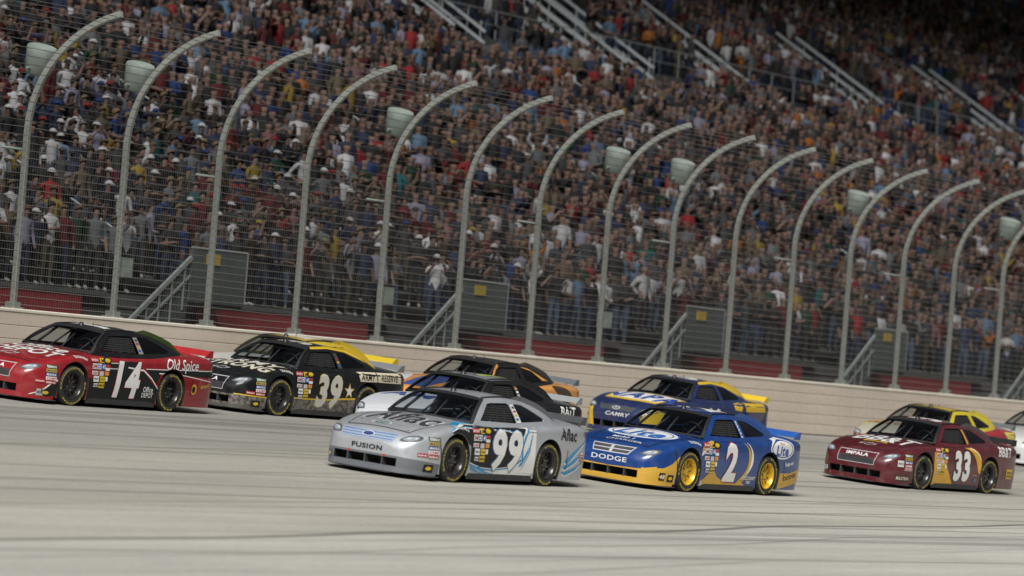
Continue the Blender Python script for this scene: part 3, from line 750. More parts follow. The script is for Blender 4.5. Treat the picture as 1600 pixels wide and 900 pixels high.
DOOR_WIN = [(0.60, 1.00), (0.50, 1.075), (0.22, 1.265), (0.12, 1.285), (-0.34, 1.30), (-0.42, 1.27), (-0.47, 1.02), (-0.43, 0.995)]
QTR_WIN = [(-0.62, 1.015), (-0.565, 1.28), (-0.62, 1.297), (-0.86, 1.285), (-1.02, 1.24), (-1.42, 1.09), (-1.40, 1.05)]

# --- flat outlines to fine meshes
def fill2d(loops):
    """Fill closed 2-D outlines (holes included) -> bmesh in the XY plane."""
    cu = bpy.data.curves.new('fill', 'CURVE'); cu.dimensions = '2D'; cu.fill_mode = 'BOTH'
    for lp in loops:
        sp = cu.splines.new('POLY'); sp.points.add(len(lp) - 1); sp.use_cyclic_u = True
        for p, (a, b) in zip(sp.points, lp): p.co = (a, b, 0, 1)
    return curve_bm(cu)
def curve_bm(cu):
    o = bpy.data.objects.new('tmp', cu); me = o.to_mesh(); bm = bmesh.new(); bm.from_mesh(me); o.to_mesh_clear()
    bpy.data.objects.remove(o); bpy.data.curves.remove(cu)
    bmesh.ops.remove_doubles(bm, verts=bm.verts, dist=1e-5)
    return bm
TXT = {}
def text2d(s, bold=0.0, res=3):
    """Outlines of a word at cap height 1, left-aligned at the origin; returned as a mesh kept for re-use."""
    key = (s, bold)
    if key not in TXT:
        cu = bpy.data.curves.new('txt', 'FONT'); cu.body = s; cu.size = 1.0 / 0.73; cu.offset = bold; cu.resolution_u = res; cu.fill_mode = 'FRONT'
        cu.space_character = 1.0 + bold * 2.2
        bm = curve_bm(cu); V = [v.co[:2] for v in bm.verts]; bm.verts.index_update(); F = [[v.index for v in f.verts] for f in bm.faces]; bm.free()
        TXT[key] = (V, F)
    return TXT[key]
def grid_cut(bm, step):
    if not bm.verts: return
    for ax in (0, 1):
        lo = min(v.co[ax] for v in bm.verts); hi = max(v.co[ax] for v in bm.verts)
        k = math.ceil(lo / step)
        while k * step < hi:
            no = (1, 0, 0) if ax == 0 else (0, 1, 0); co = (k * step, 0, 0) if ax == 0 else (0, k * step, 0)
            bmesh.ops.bisect_plane(bm, geom=bm.verts[:] + bm.edges[:] + bm.faces[:], plane_co=co, plane_no=no, dist=1e-6)
            k += 1
def hit(face, a, b):
    """Surface point and outward direction for decal coordinates."""
    if face == 'L':
        if b > GLZ(min(max(a, -1.86), 0.78)) + 0.012 and CX + .25 < a < BX:
            return Vector((a, side_y(a, b), b)), Vector((0, 1, 0.4)).normalized()
        h = SHELL_BVH.ray_cast(Vector((a, 3, b)), Vector((0, -1, 0)))
    elif face == 'T': h = SHELL_BVH.ray_cast(Vector((a, b, 3)), Vector((0, 0, -1)))
    elif face == 'F': h = SHELL_BVH.ray_cast(Vector((4, a, b)), Vector((-1, 0, 0)))
    elif face == 'R':
        t = (HX - a) / (HX - RX); p = roof_pt(max(-1, min(1, b / (lerp(HY, RY, t)))), t); return Vector((a, b, p[2])), Vector((0, 0, 1))
    if h[0] is None: return None, None
    nn = h[1] if h[1].dot({'L': Vector((0, 1, 0)), 'T': Vector((0, 0, 1)), 'F': Vector((1, 0, 0))}[face]) > 0 else -h[1]
    return h[0], nn
def decal(bm, face, off, step=0.05):
    """Lay the flat mesh on the car body; (a, b) = (x, z) on the left side, (x, y) on the top, (y, z) on the front."""
    grid_cut(bm, step)
    if face == 'L':
        bad = set()
        for v in bm.verts:
            for sx in (1, -1):
                dx, dz = v.co.x - sx * AX, v.co.y - 0.375; d = math.hypot(dx, dz)
                if d < 0.416 or (abs(dx) < 0.416 and dz < 0):
                    bad.add(v)
                    if dz > 0: v.co.x, v.co.y = sx * AX + dx / max(d, 1e-4) * 0.416, 0.375 + dz / max(d, 1e-4) * 0.416
                    else: v.co.x = sx * AX + (0.416 if dx > 0 else -0.416)
        bmesh.ops.delete(bm, geom=[f for f in bm.faces if all(v in bad for v in f.verts)], context='FACES')
    dead = []
    for v in bm.verts:
        p, nn = hit(face, v.co.x, v.co.y)
        if p is None: dead.append(v)
        else: v.co = p + nn * off
    if dead: bmesh.ops.delete(bm, geom=dead, context='VERTS')
    return bm
PAINTS = {}
def paint(c, kind='decal'):
    key = (tuple(round(v, 3) for v in c), kind)
    if key in PAINTS: return PAINTS[key]
    if kind == 'body' and max(c) < .03:
        m = mat('body_paint_%d' % len(PAINTS), tuple(v * .7 for v in c), 0.35, 0.0, coat=0.4, dirt=0.05, spec=0.25)
    elif kind == 'body':
        m = mat('body_paint_%d' % len(PAINTS), c, 0.28, 0.0, coat=0.8, dirt=0.14)
    elif kind == 'metal':
        m = mat('body_metallic_%d' % len(PAINTS), c, 0.33, 0.5, coat=0.7, dirt=0.22)
    elif max(c) < .03:
        m = mat('vinyl_%d' % len(PAINTS), c, 0.5, 0.0, coat=0.12, dirt=0.05, spec=0.3)
    else:
        m = mat('vinyl_%d' % len(PAINTS), c, 0.36, 0.0, coat=0.4, dirt=0.11)
    PAINTS[key] = m
    return m
def glass_material(name, tint, refl):
    m = bpy.data.materials.new(name); m.use_nodes = True; nt = m.node_tree; nt.nodes.remove(nt.nodes['Principled BSDF'])
    tr = nt.nodes.new('ShaderNodeBsdfTransparent'); tr.inputs[0].default_value = (*tint, 1)
    gl = nt.nodes.new('ShaderNodeBsdfGlossy'); gl.inputs['Roughness'].default_value = 0.03; gl.inputs[0].default_value = (.9, .93, 1, 1)
    fr = nt.nodes.new('ShaderNodeFresnel'); fr.inputs[0].default_value = refl
    mx = nt.nodes.new('ShaderNodeMixShader'); nt.links.new(fr.outputs[0], mx.inputs[0]); nt.links.new(tr.outputs[0], mx.inputs[1]); nt.links.new(gl.outputs[0], mx.inputs[2])
    nt.links.new(mx.outputs[0], nt.nodes['Material Output'].inputs[0]); return m
M_GLASS = glass_material('window_glass', (0.55, 0.59, 0.61), 1.5)

def poly_side(loops, yoff, step=0.08):
    bm = fill2d(loops); grid_cut(bm, step)
    for v in bm.verts: v.co = Vector((v.co.x, side_y(v.co.x, v.co.y) + yoff, v.co.y))
    return bm
def bm_mesh(bm, name, mats, smooth=True, thick=0.0, mirror=False):
    if mirror:
        for v in bm.verts: v.co.y *= -1
        bmesh.ops.reverse_faces(bm, faces=bm.faces)
    if thick:
        bmesh.ops.recalc_face_normals(bm, faces=bm.faces); bmesh.ops.solidify(bm, geom=bm.faces[:], thickness=thick)
    me = bpy.data.meshes.new(name); bm.to_mesh(me); bm.free()
    for m in mats: me.materials.append(m)
    if smooth: me.polygons.foreach_set('use_smooth', np.ones(len(me.polygons), dtype=bool)); me.set_sharp_from_angle(angle=R(35))
    return me
def outward(bm, sg):
    bm.normal_update()
    bmesh.ops.reverse_faces(bm, faces=[f for f in bm.faces if f.normal.y * sg < 0]); return bm
# shared parts ---------------------------------------------------------------
def side_frame_outline():
    pts = []
    for k in range(9): x = lerp(BX, HX, k / 8); pts.append((x, top_of_side(x)[1]))
    for k in range(1, 13): x = lerp(HX, RX, k / 12); pts.append((x, top_of_side(x)[1]))
    for k in range(1, 11): x = lerp(RX, CX, k / 10); pts.append((x, top_of_side(x)[1]))
    for k in range(12): x = lerp(CX, BX, k / 11); pts.append((x, GLZ(x) - 0.05))
    return pts
OUT = side_frame_outline()
def frame_mesh(mir): return bm_mesh(poly_side([OUT, DOOR_WIN, QTR_WIN], 0.0), 'pillar_frame', [M_BLK], thick=0.012, mirror=mir)
ME_FRAME_L, ME_FRAME_R = frame_mesh(False), frame_mesh(True)
ME_QG_L = bm_mesh(outward(poly_side([QTR_WIN], -0.014), 1), 'quarter_window', [M_GLASS]); ME_QG_R = bm_mesh(outward(poly_side([QTR_WIN], -0.014), 1), 'quarter_window', [M_GLASS], mirror=True)
ME_WS = mesh('windshield', *patch(ws_pt, 20, 10), M_GLASS, smooth=True)
ME_RW = mesh('rear_window', *patch(rw_pt, 16, 8, -0.9, 0.9, 0.06, 0.93), M_GLASS, smooth=True)
def solid(V, F, th):
    bm = bmesh.new(); vs = [bm.verts.new(v) for v in V]; [bm.faces.new([vs[i] for i in f]) for f in F]
    bmesh.ops.recalc_face_normals(bm, faces=bm.faces); bmesh.ops.solidify(bm, geom=bm.faces[:], thickness=th); return bm
ROOFP = patch(roof_pt, 20, 14)
def rear_frame():
    b = MB()
    for a0, a1, t0, t1 in ((-1, 1, 0, 0.06), (-1, 1, 0.93, 1.0), (-1, -0.9, 0.06, 0.93), (0.9, 1, 0.06, 0.93)):
        b.add(*patch(rw_pt, 16 if a1 - a0 > 1 else 2, 2 if t1 - t0 < .1 else 8, a0, a1, t0, t1))
    return b
def band(t0, t1, s0=-1, s1=1, off=0.004, nt=2, ns=20):
    V, F = patch(ws_pt, ns, nt, s0, s1, t0, t1); return [(x + off, y, z + off) for x, y, z in V], F
b_ = MB(); b_.add(*band(0.86, 1.0)); b_.add(*band(0, 0.05)); b_.add(*band(0.05, 0.86, -1, -0.94, ns=2, nt=8)); b_.add(*band(0.05, 0.86, 0.94, 1, ns=2, nt=8))
ME_WSB = b_.mesh('windshield_border', M_BLK, smooth=True)
def net_mesh():
    b = MB(); zt = 1.27; loops = []
    for k in range(8): 
        z = 1.02 + k * 0.036; x0 = 0.50 if z < 1.08 else 0.50 - (z - 1.08) / 0.19 * 0.30
        loops.append([(x0, z), (-0.42, z), (-0.42, z + 0.022), (x0, z + 0.022)])
    for k in range(9):
        x = 0.20 - k * 0.075; loops.append([(x, 1.0), (x - 0.022, 1.0), (x - 0.022, 1.28), (x, 1.28)])
    bm = bmesh.new()
    for i, lp in enumerate(loops):
        vs = [bm.verts.new((x, side_y(x, z) - 0.03 - 0.004 * (i > 7), z)) for x, z in lp]; bm.faces.new(vs)
    return bm_mesh(bm, 'window_net', [mat('net_web', (0.013, 0.013, 0.014), 0.9)], smooth=False)
ME_NET = net_mesh()
def cage_mesh():
    b = MB()
    for s in (-1, 1):
        b.tube([(0.62, s * 0.74, 0.90), (0.16, s * 0.57, 1.30), (-0.42, s * 0.56, 1.315), (-1.45, s * 0.55, 1.02)], 0.024, 6)
        b.tube([(-0.42, s * 0.72, 0.86), (-0.42, s * 0.56, 1.315)], 0.024, 6)
        b.tube([(-0.42, s * 0.30, 1.31), (-1.40, s * 0.50, 0.95)], 0.02, 6)
    b.tube([(0.74, 0.0, 0.92), (0.20, 0.0, 1.34)], 0.022, 6); b.tube([(0.66, -0.34, 0.92), (0.20, -0.12, 1.34)], 0.018, 6); b.tube([(0.66, 0.36, 0.92), (0.20, 0.5, 1.30)], 0.018, 6)
    b.tube([(0.16, -0.57, 1.30), (0.16, 0.57, 1.30)], 0.024, 6); b.tube([(-0.42, -0.56, 1.315), (-0.42, 0.56, 1.315)], 0.024, 6)
    b.tube([(-0.42, -0.70, 0.88), (-0.42, 0.50, 1.31)], 0.02, 6); b.tube([(0.16, -0.3, 1.33), (-0.42, 0.4, 1.33)], 0.018, 6)
    return b.mesh('roll_cage', M_CAGE, smooth=True)
ME_CAGE = cage_mesh()
def seat_mesh():
    b = MB(); prof = [(-0.28, 0.80), (-0.26, 1.08), (-0.22, 1.20), (-0.10, 1.22), (0.10, 1.22), (0.22, 1.20), (0.26, 1.08), (0.28, 0.80)]
    n = len(prof)
    b.add([(-0.28, 0.36 + y, z) for y, z in prof] + [(-0.16, 0.36 + y * 0.9, z - 0.02) for y, z in prof], [(i, i + 1, n + i + 1, n + i) for i in range(n - 1)] + [tuple(range(n - 1, -1, -1)), tuple(range(n, 2 * n))])
    b.box((-0.16, 0.10, 1.02), (0.08, 0.15, 1.20)); b.box((-0.16, 0.57, 1.02), (0.08, 0.62, 1.20))
    return b.mesh('seat', mat('seat_grey', (0.07, 0.07, 0.075), 0.6), smooth=False)
ME_SEAT = seat_mesh()
b_ = MB(); pts = [(0.40 + 0.05 * math.sin(k / 20 * 2 * math.pi), 0.36 + 0.19 * math.cos(k / 20 * 2 * math.pi), 1.02 + 0.16 * math.sin(k / 20 * 2 * math.pi)) for k in range(21)]
b_.tube(pts, 0.017, 6); b_.tube([(0.40, 0.17, 1.02), (0.40, 0.55, 1.02)], 0.014, 5); b_.tube([(0.40, 0.36, 1.02), (0.62, 0.36, 0.94)], 0.02, 6)
ME_STW = b_.mesh('steering_wheel', M_BLK, smooth=True)
b_ = MB(); b_.add([(0.52, -0.72, 0.80), (0.52, 0.72, 0.80), (0.52, 0.70, 0.955), (0.52, -0.70, 0.955), (0.80, -0.78, 0.80), (0.80, 0.78, 0.80), (0.80, 0.72, 0.945), (0.80, -0.72, 0.945)],
                  [(3, 2, 1, 0), (4, 5, 6, 7), (3, 7, 6, 2), (0, 1, 5, 4), (1, 2, 6, 5), (0, 4, 7, 3)])
ME_DASH = b_.mesh('dashboard', M_INT)
def splitter_mesh():
    pl = []
    for k in range(33):
        s = -1 + 2 * k / 32; a = abs(s)
        x = 2.55 - 0.52 * a ** 3.2; pl.append((x, s * 1.0))
    pl = [(1.84, -1.0)] + pl + [(1.84, 1.0)]; n = len(pl)
    V = [(x, y, 0.062) for x, y in pl] + [(x, y, 0.080) for x, y in pl]
    F = [tuple(range(n)), tuple(range(2 * n - 1, n - 1, -1))] + [(i, n + i, n + (i + 1) % n, (i + 1) % n) for i in range(n)]
    return mesh('splitter', V, F, mat('splitter_black', (0.035, 0.035, 0.038), 0.5, var=0.2))
ME_SPLIT = splitter_mesh()
def valance_mesh():
    """Skirt joining bumper and splitter."""
    V = []; F = []; pl = []
    for k in range(41):
        x = 1.86 + (NOSE - 0.004 - 1.86) * math.sin(k / 40 * math.pi / 2) ** 0.9; pl.append((x, f_w(x) * 0.972))
    pl = pl + [(x, -y) for x, y in reversed(pl)]
    n = len(pl); V = [(x + 0.004, y * 1.002, 0.165) for x, y in pl] + [(x + 0.012, y * 1.004, 0.080) for x, y in pl]
    F = [(i, i + 1, n + i + 1, n + i) for i in range(n - 1)]
    return V, F
ME_VAL = valance_mesh()
def spoiler_mesh():
    b = MB(); y = 0.80; 
    b.add([(-2.56, -y, 1.06), (-2.56, y, 1.06), (-2.645, y * 1.02, 1.165), (-2.645, -y * 1.02, 1.165), (-2.575, -y, 1.06), (-2.575, y, 1.06), (-2.66, y * 1.02, 1.165), (-2.66, -y * 1.02, 1.165)],
          [(0, 1, 2, 3), (7, 6, 5, 4), (0, 4, 5, 1), (1, 5, 6, 2), (2, 6, 7, 3), (3, 7, 4, 0)])
    for s in (-1, 1):
        b.add([(-2.46, s * 0.815, 1.03), (-2.70, s * 0.815, 1.03), (-2.69, s * 0.825, 1.165), (-2.60, s * 0.825, 1.165), (-2.46, s * 0.835, 1.03), (-2.70, s * 0.835, 1.03), (-2.69, s * 0.845, 1.165), (-2.60, s * 0.845, 1.165)],
              [(0, 1, 2, 3), (7, 6, 5, 4), (0, 4, 5, 1), (1, 5, 6, 2), (2, 6, 7, 3), (3, 7, 4, 0)])
    return b
SPOIL = spoiler_mesh()
def fin_strip():
    """Low fin along the left edge of roof and rear window."""
    P = []
    for k in range(6): x = lerp(-0.55, RX, k / 5); y, z = top_of_side(x); P.append((x, y - 0.02, z))
    for k in range(1, 11): x = lerp(RX, CX - 0.02, k / 10); y, z = top_of_side(max(x, CX)); P.append((x, y - 0.02, z))
    n = len(P); V = []; F = []
    for i, (x, y, z) in enumerate(P):
        h = 0.085 * min(1, i / 4) * (1.0 if i < n - 3 else (n - 1 - i) / 3 * 0.8 + 0.15)
        V += [(x, y, z - 0.01), (x, y + 0.012, z - 0.01), (x, y + 0.012, z + h), (x, y, z + h)]
    for i in range(n - 1):
        for k in range(4): F.append((4 * i + k, 4 * i + (k + 1) % 4, 4 * i + 4 + (k + 1) % 4, 4 * i + 4 + k))
    F += [(0, 1, 2, 3), (4 * n - 1, 4 * n - 2, 4 * n - 3, 4 * n - 4)]
    return V, F
FIN = fin_strip()
b_ = MB()
b_.box((1.0, -0.01, 0.0), (1.0, 0.0, 0.0)) if False else None
def rails(sg):
    b = MB()
    for s in (sg,):
        b.tube([tuple(Vector(roof_pt(s * 0.93, t / 10)) + Vector((0, 0, 0.012))) for t in range(11)], 0.014, 5)
    return b
ME_RAIL = [rails(sg).mesh('roof_strip', M_BLK, smooth=True) for sg in (-1, 1)]
b_ = MB(); b_.lathe([(0.0, 0.06), (0.03, 0.055), (0.045, 0.03), (0.055, 0.0)], 12, 'z', (0.20, 0.0, 1.388))
ME_ANT = b_.mesh('roof_camera', M_BLK, smooth=True)
b_ = MB(); b_.tube([(0.02, 0.12, 1.39), (0.0, 0.12, 1.47)], 0.006, 5); ME_AER = b_.mesh('aerial', M_BLK)
b_ = MB()
for s in (1,):
    b_.box((-0.97, s * 0.955 - 0.01, 0.065), (0.97, s * 0.955 + 0.012, 0.16))
ME_SKIRT = b_.mesh('side_skirt', mat('skirt_black', (0.03, 0.03, 0.033), 0.55, var=0.2), smooth=False)
b_ = MB(); b_.box((-0.97, -0.967, 0.065), (0.97, -0.945, 0.16)); ME_SKIRT_R = b_.mesh('side_skirt', MATS['skirt_black'])
b_ = MB()
for y in (-0.6, -0.3, 0.0, 0.3, 0.6): b_.box((2.40, y - 0.012, 0.155), (2.506, y + 0.012, 0.318))
ME_DIV = [None]
# wheel ----------------------------------------------------------------------
TR = 0.355
def tyre_mesh():
    b = MB(); w = 0.145
    b.lathe([(0.225, -w + 0.02), (0.27, -w), (0.325, -w + 0.004), (TR - 0.006, -w + 0.03), (TR, -w + 0.05), (TR, w - 0.05), (TR - 0.006, w - 0.03), (0.325, w - 0.004), (0.27, w), (0.225, w - 0.02)], 40, 'y')
    return b.mesh('tyre', M_RUB, smooth=True)
ME_TYRE = tyre_mesh()
M_TYEL = mat('tyre_lettering', (0.46, 0.37, 0.07), 0.7)
def lettering():
    b = MB()
    for word, a0, span in (('GOODYEAR', 90, 96), ('EAGLE', 218, 62), ('GOODYEAR', 322, 96)):
        pass
    for word, a0, span in (('GOODYEAR', 140, 100), ('EAGLE', 30, 66), ('GOODYEAR', 320, 100), ('EAGLE', 210, 66)):
        V, F = text2d(word, 0.03, 2); xs_ = [v[0] for v in V]; x0, x1 = min(xs_), max(xs_)
        VV = []
        for x, y in V:
            t = R(a0) + R(span) * (0.5 - (x - x0) / (x1 - x0)); r = 0.299 + y * 0.034
            VV.append((-r * math.cos(t), 0.1465, r * math.sin(t)))
        b.add(VV, F)
    return b.mesh('sidewall_lettering', M_TYEL)
ME_LETTER = lettering()
RIMS = {}
def rim_mesh(c, name):
    if name in RIMS: return RIMS[name]
    m = mat('rim_' + name, c, 0.35, 0.35 if sum(c) > .3 else 0.1, coat=0.3); dk = mat('brake_dark', (0.02, 0.018, 0.017), 0.7); hub = mat('hub_steel', (0.30, 0.29, 0.27), 0.35, 0.8)
    b = MB()
    b.lathe([(0.232, 0.132), (0.238, 0.142), (0.226, 0.140), (0.212, 0.118), (0.205, 0.075), (0.195, 0.02)], 32, 'y')
    b.lathe([(0.20, 0.015), (0.0, 0.012)], 24, 'y', m=1)
    b.lathe([(0.115, 0.055), (0.095, 0.070), (0.06, 0.072), (0.058, 0.088), (0.0, 0.09)], 20, 'y')
    for k in range(10):
        t = 2 * math.pi * k / 10; ct, st = math.cos(t), math.sin(t)
        p = [(0.10, 0.062), (0.205, 0.060)]; wv = (0.026, 0.040)
        q = []
        for (r, y), wd in zip(p, wv):
            for dy in (0.0, -0.02):
                q += [(r * ct - wd * st, y + dy, r * st + wd * ct), (r * ct + wd * st, y + dy, r * st - wd * ct)]
        b.add(q, [(0, 1, 5, 4), (2, 6, 7, 3), (0, 4, 6, 2), (1, 3, 7, 5)])
    for k in range(5):
        t = 2 * math.pi * k / 5 + 0.3; b.lathe([(0.014, 0.07), (0.014, 0.095), (0.0, 0.096)], 6, 'y', (0.085 * math.cos(t), 0, 0.085 * math.sin(t)), m=2)
    RIMS[name] = b.mesh('rim', [m, dk, hub], smooth=True, sharp=35)
    return RIMS[name]
def cr(pts, n=7):
    """Closed smooth curve through the points."""
    P = [Vector((a, b, 0)) for a, b in pts]; m = len(P); out = []
    for i in range(m):
        p0, p1, p2, p3 = P[i - 1], P[i], P[(i + 1) % m], P[(i + 2) % m]
        for k in range(n):
            t = k / n; q = 0.5 * ((2 * p1) + (p2 - p0) * t + (2 * p0 - 5 * p1 + 4 * p2 - p3) * t * t + (3 * p1 - p0 - 3 * p2 + p3) * t ** 3); out.append((q.x, q.y))
    return out
def ell(a, b, ra, rb, n=32, rot=0.0):
    c, s = math.cos(rot), math.sin(rot)
    return [(a + ra * math.cos(t) * c - rb * math.sin(t) * s, b + ra * math.cos(t) * s + rb * math.sin(t) * c) for t in [2 * math.pi * k / n for k in range(n)]]
def rect(a0, b0, a1, b1): return [(a0, b0), (a1, b0), (a1, b1), (a0, b1)]
WHITE, BLACK, YEL, RED, CREAM = (.72, .72, .70), (.012, .012, .013), (.62, .42, .02), (.42, .02, .025), (.62, .56, .42)

class Car:
    def __init__(s, label, X, w, yaw, body, roof=None, pillar=None, spoiler=BLACK, fin=BLACK, rim=('black', (.018, .018, .018)), kind='body', val=None):
        ux = Vector((1, 0, 0)); nb = Vector((0, -math.cos(BETA), -math.sin(BETA))); up = Vector((0, -math.sin(BETA), math.cos(BETA)))
        hd = -ux * math.cos(yaw) + nb * math.sin(yaw); lf = nb * math.cos(yaw) + ux * math.sin(yaw); c = ux * X + nb * w + up * 0.004
        s.root = empty('stock_car'); s.n = 0
        s.root.matrix_world = Matrix(((hd.x, lf.x, up.x, c.x), (hd.y, lf.y, up.y, c.y), (hd.z, lf.z, up.z, c.z), (0, 0, 0, 1)))
        tag(s.root, label, 'car', 'stock cars racing past the stands')
        pb = paint(body, kind); pr = paint(roof or body, kind if roof is None else 'body'); pp = paint(pillar or body, kind if pillar is None else 'body')
        s.body = s.part('body', SHELL, pb)
        s.frame = s.part('pillar_frame', ME_FRAME_L, pp); s.part('pillar_frame', ME_FRAME_R, pp)
        s.roof = s.put('roof', bm_mesh(solid(*ROOFP, 0.02), 'roof', [pr]))
        s.part('roof_strip', ME_RAIL[0], parent=s.roof); s.part('roof_strip', ME_RAIL[1], parent=s.roof); s.part('roof_camera', ME_ANT, parent=s.roof); s.part('aerial', ME_AER, parent=s.roof)
        rf = rear_frame(); s.put('rear_window_frame', bm_mesh(solid(rf.V, rf.F, 0.012), 'rear_window_frame', [pp]))
        s.ws = s.part('windshield', ME_WS); s.part('windshield_border', ME_WSB, parent=s.ws)
        s.part('rear_window', ME_RW); s.part('quarter_window', ME_QG_L); s.part('quarter_window', ME_QG_R)
        s.part('window_net', ME_NET); s.part('roll_cage', ME_CAGE); s.part('seat', ME_SEAT); s.part('steering_wheel', ME_STW); s.part('dashboard', ME_DASH)
        s.put('front_valance', mesh('front_valance', *ME_VAL, [paint(val) if val else pb], smooth=True, sharp=60)); s.part('splitter', ME_SPLIT)
        s.put('spoiler', SPOIL.mesh('spoiler', paint(spoiler))); s.put('roof_fin', mesh('roof_fin', *FIN, paint(fin)))
        s.part('side_skirt', ME_SKIRT); s.part('side_skirt', ME_SKIRT_R)
        gr = mesh('grille_mesh', [(2.30, -.59, .175), (2.30, .59, .175), (2.30, .59, .30), (2.30, -.59, .30)], [(0, 1, 2, 3)], M_INT)
        for y in (-0.33, 0.0, 0.33):
            b = MB(); b.box((2.36, y - 0.011, 0.160), (2.503, y + 0.011, 0.312)); b.build('intake_divider', M_CAGE, s.root)
        for sx in (1, -1):
            for sy in (1, -1):
                wz = empty('wheel', (sx * AX, sy * 0.842, TR), s.root)
                st = R(-2.5) if sx > 0 else 0
                wz.rotation_euler = (0, 0, st + (0 if sy > 0 else math.pi))
                tw = obj('tyre', ME_TYRE, wz, rot=(0, rnd.uniform(0, 6), 0)); 
                lt = obj('sidewall_lettering', ME_LETTER, wz, rot=(0, rnd.uniform(0, 6), 0)); lt['kind'] = 'stuff'; rm = obj('rim', rim_mesh(rim[1], rim[0]), wz, rot=(0, rnd.uniform(0, 6), 0))
    def part(s, name, me, m=None, parent=None):
        o = obj(name, me, parent or s.root)
        if m: o.material_slots[0].link = 'OBJECT'; o.material_slots[0].material = m
        return o
    def put(s, name, me): return obj(name, me, s.root)
    def lay(s, bm, face, color, name, layer, step=0.06, rough=None):
        s.n += 1
        bm = decal(bm, face, 0.0028 + 0.0014 * layer, step)
        if not bm.faces: bm.free(); return None
        return s.put(name, bm_mesh(bm, name, [paint(color) if not hasattr(color, 'node_tree') else color], smooth=False))
    def poly(s, face, color, pts, name='stripe', layer=0, smooth=False, holes=(), step=0.06):
        return s.lay(fill2d([cr(pts) if smooth else pts] + [cr(h) if smooth else h for h in holes]), face, color, name, layer, step)
    def text(s, face, t, a, b, h, color, bold=0.02, shear=0.0, sx=1.0, name='lettering', layer=3, outline=None, rot=0.0, arch=0.0, sy=1.0):
        """Word centred at (a, b) with cap height h."""
        for k, (c, bo) in enumerate(([(outline[0], bold + outline[1])] if outline else []) + [(color, bold)]):
            V, F = text2d(t, bo); X = [v[0] for v in V]; x0, x1 = (min(X) + max(X)) / 2, 0
            Vb, _ = text2d(t, bold)
            cs, sn = math.cos(rot), math.sin(rot); bm = bmesh.new(); vs = []
            half = (max(X) - min(X)) / 2
            for x, y in V:
                tx = ((x - x0) + shear * (y - .5)) * h * sx; ty = (y - 0.5) * h * sy + arch * ((x - x0) / half) ** 2
                tx, ty = tx * cs - ty * sn, tx * sn + ty * cs
                p = (a - tx, b + ty) if face == 'L' else (a - ty, b + tx) if face == 'T' else (a - tx, b - ty) if face == 'R' else (a + tx, b + ty)
                vs.append(bm.verts.new((p[0], p[1], 0)))
            for f in F:
                try: bm.faces.new([vs[i] for i in f])
                except ValueError: pass
            s.lay(bm, face, c, name, layer + k * 1.2 - (0.6 if outline and k == 0 else 0), 0.09)
    def sticker(s, face, a, b, w, h, bgc, t=None, fg=BLACK, name='sticker', bold=0.04, shear=0.0):
        s.poly(face, bgc, rect(a - w / 2, b - h / 2, a + w / 2, b + h / 2), name, 5.5, step=0.12)
        if t:
            V, _ = text2d(t, bold); X = [v[0] for v in V]; ln = max(X) - min(X)
            hh = min(h * 0.66, w * 0.9 / ln); s.text(face, t, a, b, hh, fg, bold, shear, name='sticker_lettering', layer=7, sx=min(1.5, w * 0.88 / (ln * hh)))
    def contingency(s, x0=0.93, zt=0.86, white=True):
        R_, G_ = (.45, .03, .03), (.05, .22, .10)
        L_ = [(0.00, .00, .17, .055, R_, 'RACING', WHITE), (.17, .00, .12, .06, YEL, 'M', BLACK), (0.0, -.075, .10, .075, WHITE, '3M', RED), (.105, -.075, .10, .075, WHITE, 'D', (.02, .12, .45)), (.21, -.075, .085, .075, (.02, .13, .42), '45', WHITE),
              (.30, -.06, .10, .035, R_, None, 0), (.30, -.105, .10, .04, WHITE, None, 0), (0.02, -.16, .14, .05, WHITE, 'ARP', RED), (.17, -.165, .10, .06, (.55, .52, .5), None, 0), (.29, -.16, .10, .055, (.6, .25, .05), None, 0),
              (.06, -.235, .13, .08, WHITE, 'TISSOT', BLACK), (.20, -.235, .12, .075, YEL, 'SUNOCO', BLACK), (.29, -.23, .05, .06, WHITE, None, 0), (.19, -.315, .14, .07, YEL, 'DRIVE', BLACK), (.06, -.315, .10, .05, WHITE, 'K&N', BLACK)]
        for dx, dz, w, h, bgc, t, fg in L_: s.sticker('L', x0 - .06 - dx * 1.25, zt + dz * 1.4 - .02, w * 1.2, h * 1.3, bgc, t, fg)
        s.poly('L', BLACK, ell(x0 - .42, zt - .015, .115, .062), 'sticker', 6); s.poly('L', YEL, ell(x0 - .42, zt - .015, .075, .034), 'sticker', 7)
    def corner(s, cols=None):
        for k, (t, bgc, fg) in enumerate(cols or [('SIEMENS', (.02, .08, .04), WHITE), ('MOOG', (.55, .42, .05), (.03, .03, .12)), ('MAHLE', (.03, .06, .25), WHITE), ('COMP', WHITE, RED), ('Edelbrock', (.35, .02, .03), WHITE)]):
            s.sticker('L', 1.985, 0.66 - k * 0.068, 0.23, 0.058, bgc, t, fg)
        s.sticker('L', 2.20, 0.40, 0.17, 0.058, (.35, .02, .03), 'Raybestos', WHITE)
        s.sticker('L', 2.06, 0.20, 0.20, 0.12, BLACK, None); s.poly('L', YEL, ell(2.06, 0.20, .06, .03), 'sticker', 7)
        s.sticker('F', -0.70, 0.22, 0.11, 0.11, (.05, .07, .2), None); s.poly('F', YEL, ell(-0.70, 0.22, .035, .03), 'sticker', 7)
        s.text('L', 'GOODYEAR', 1.24, 0.865, 0.036, WHITE, 0.03, sx=1.15, arch=-0.02, rot=-.12)
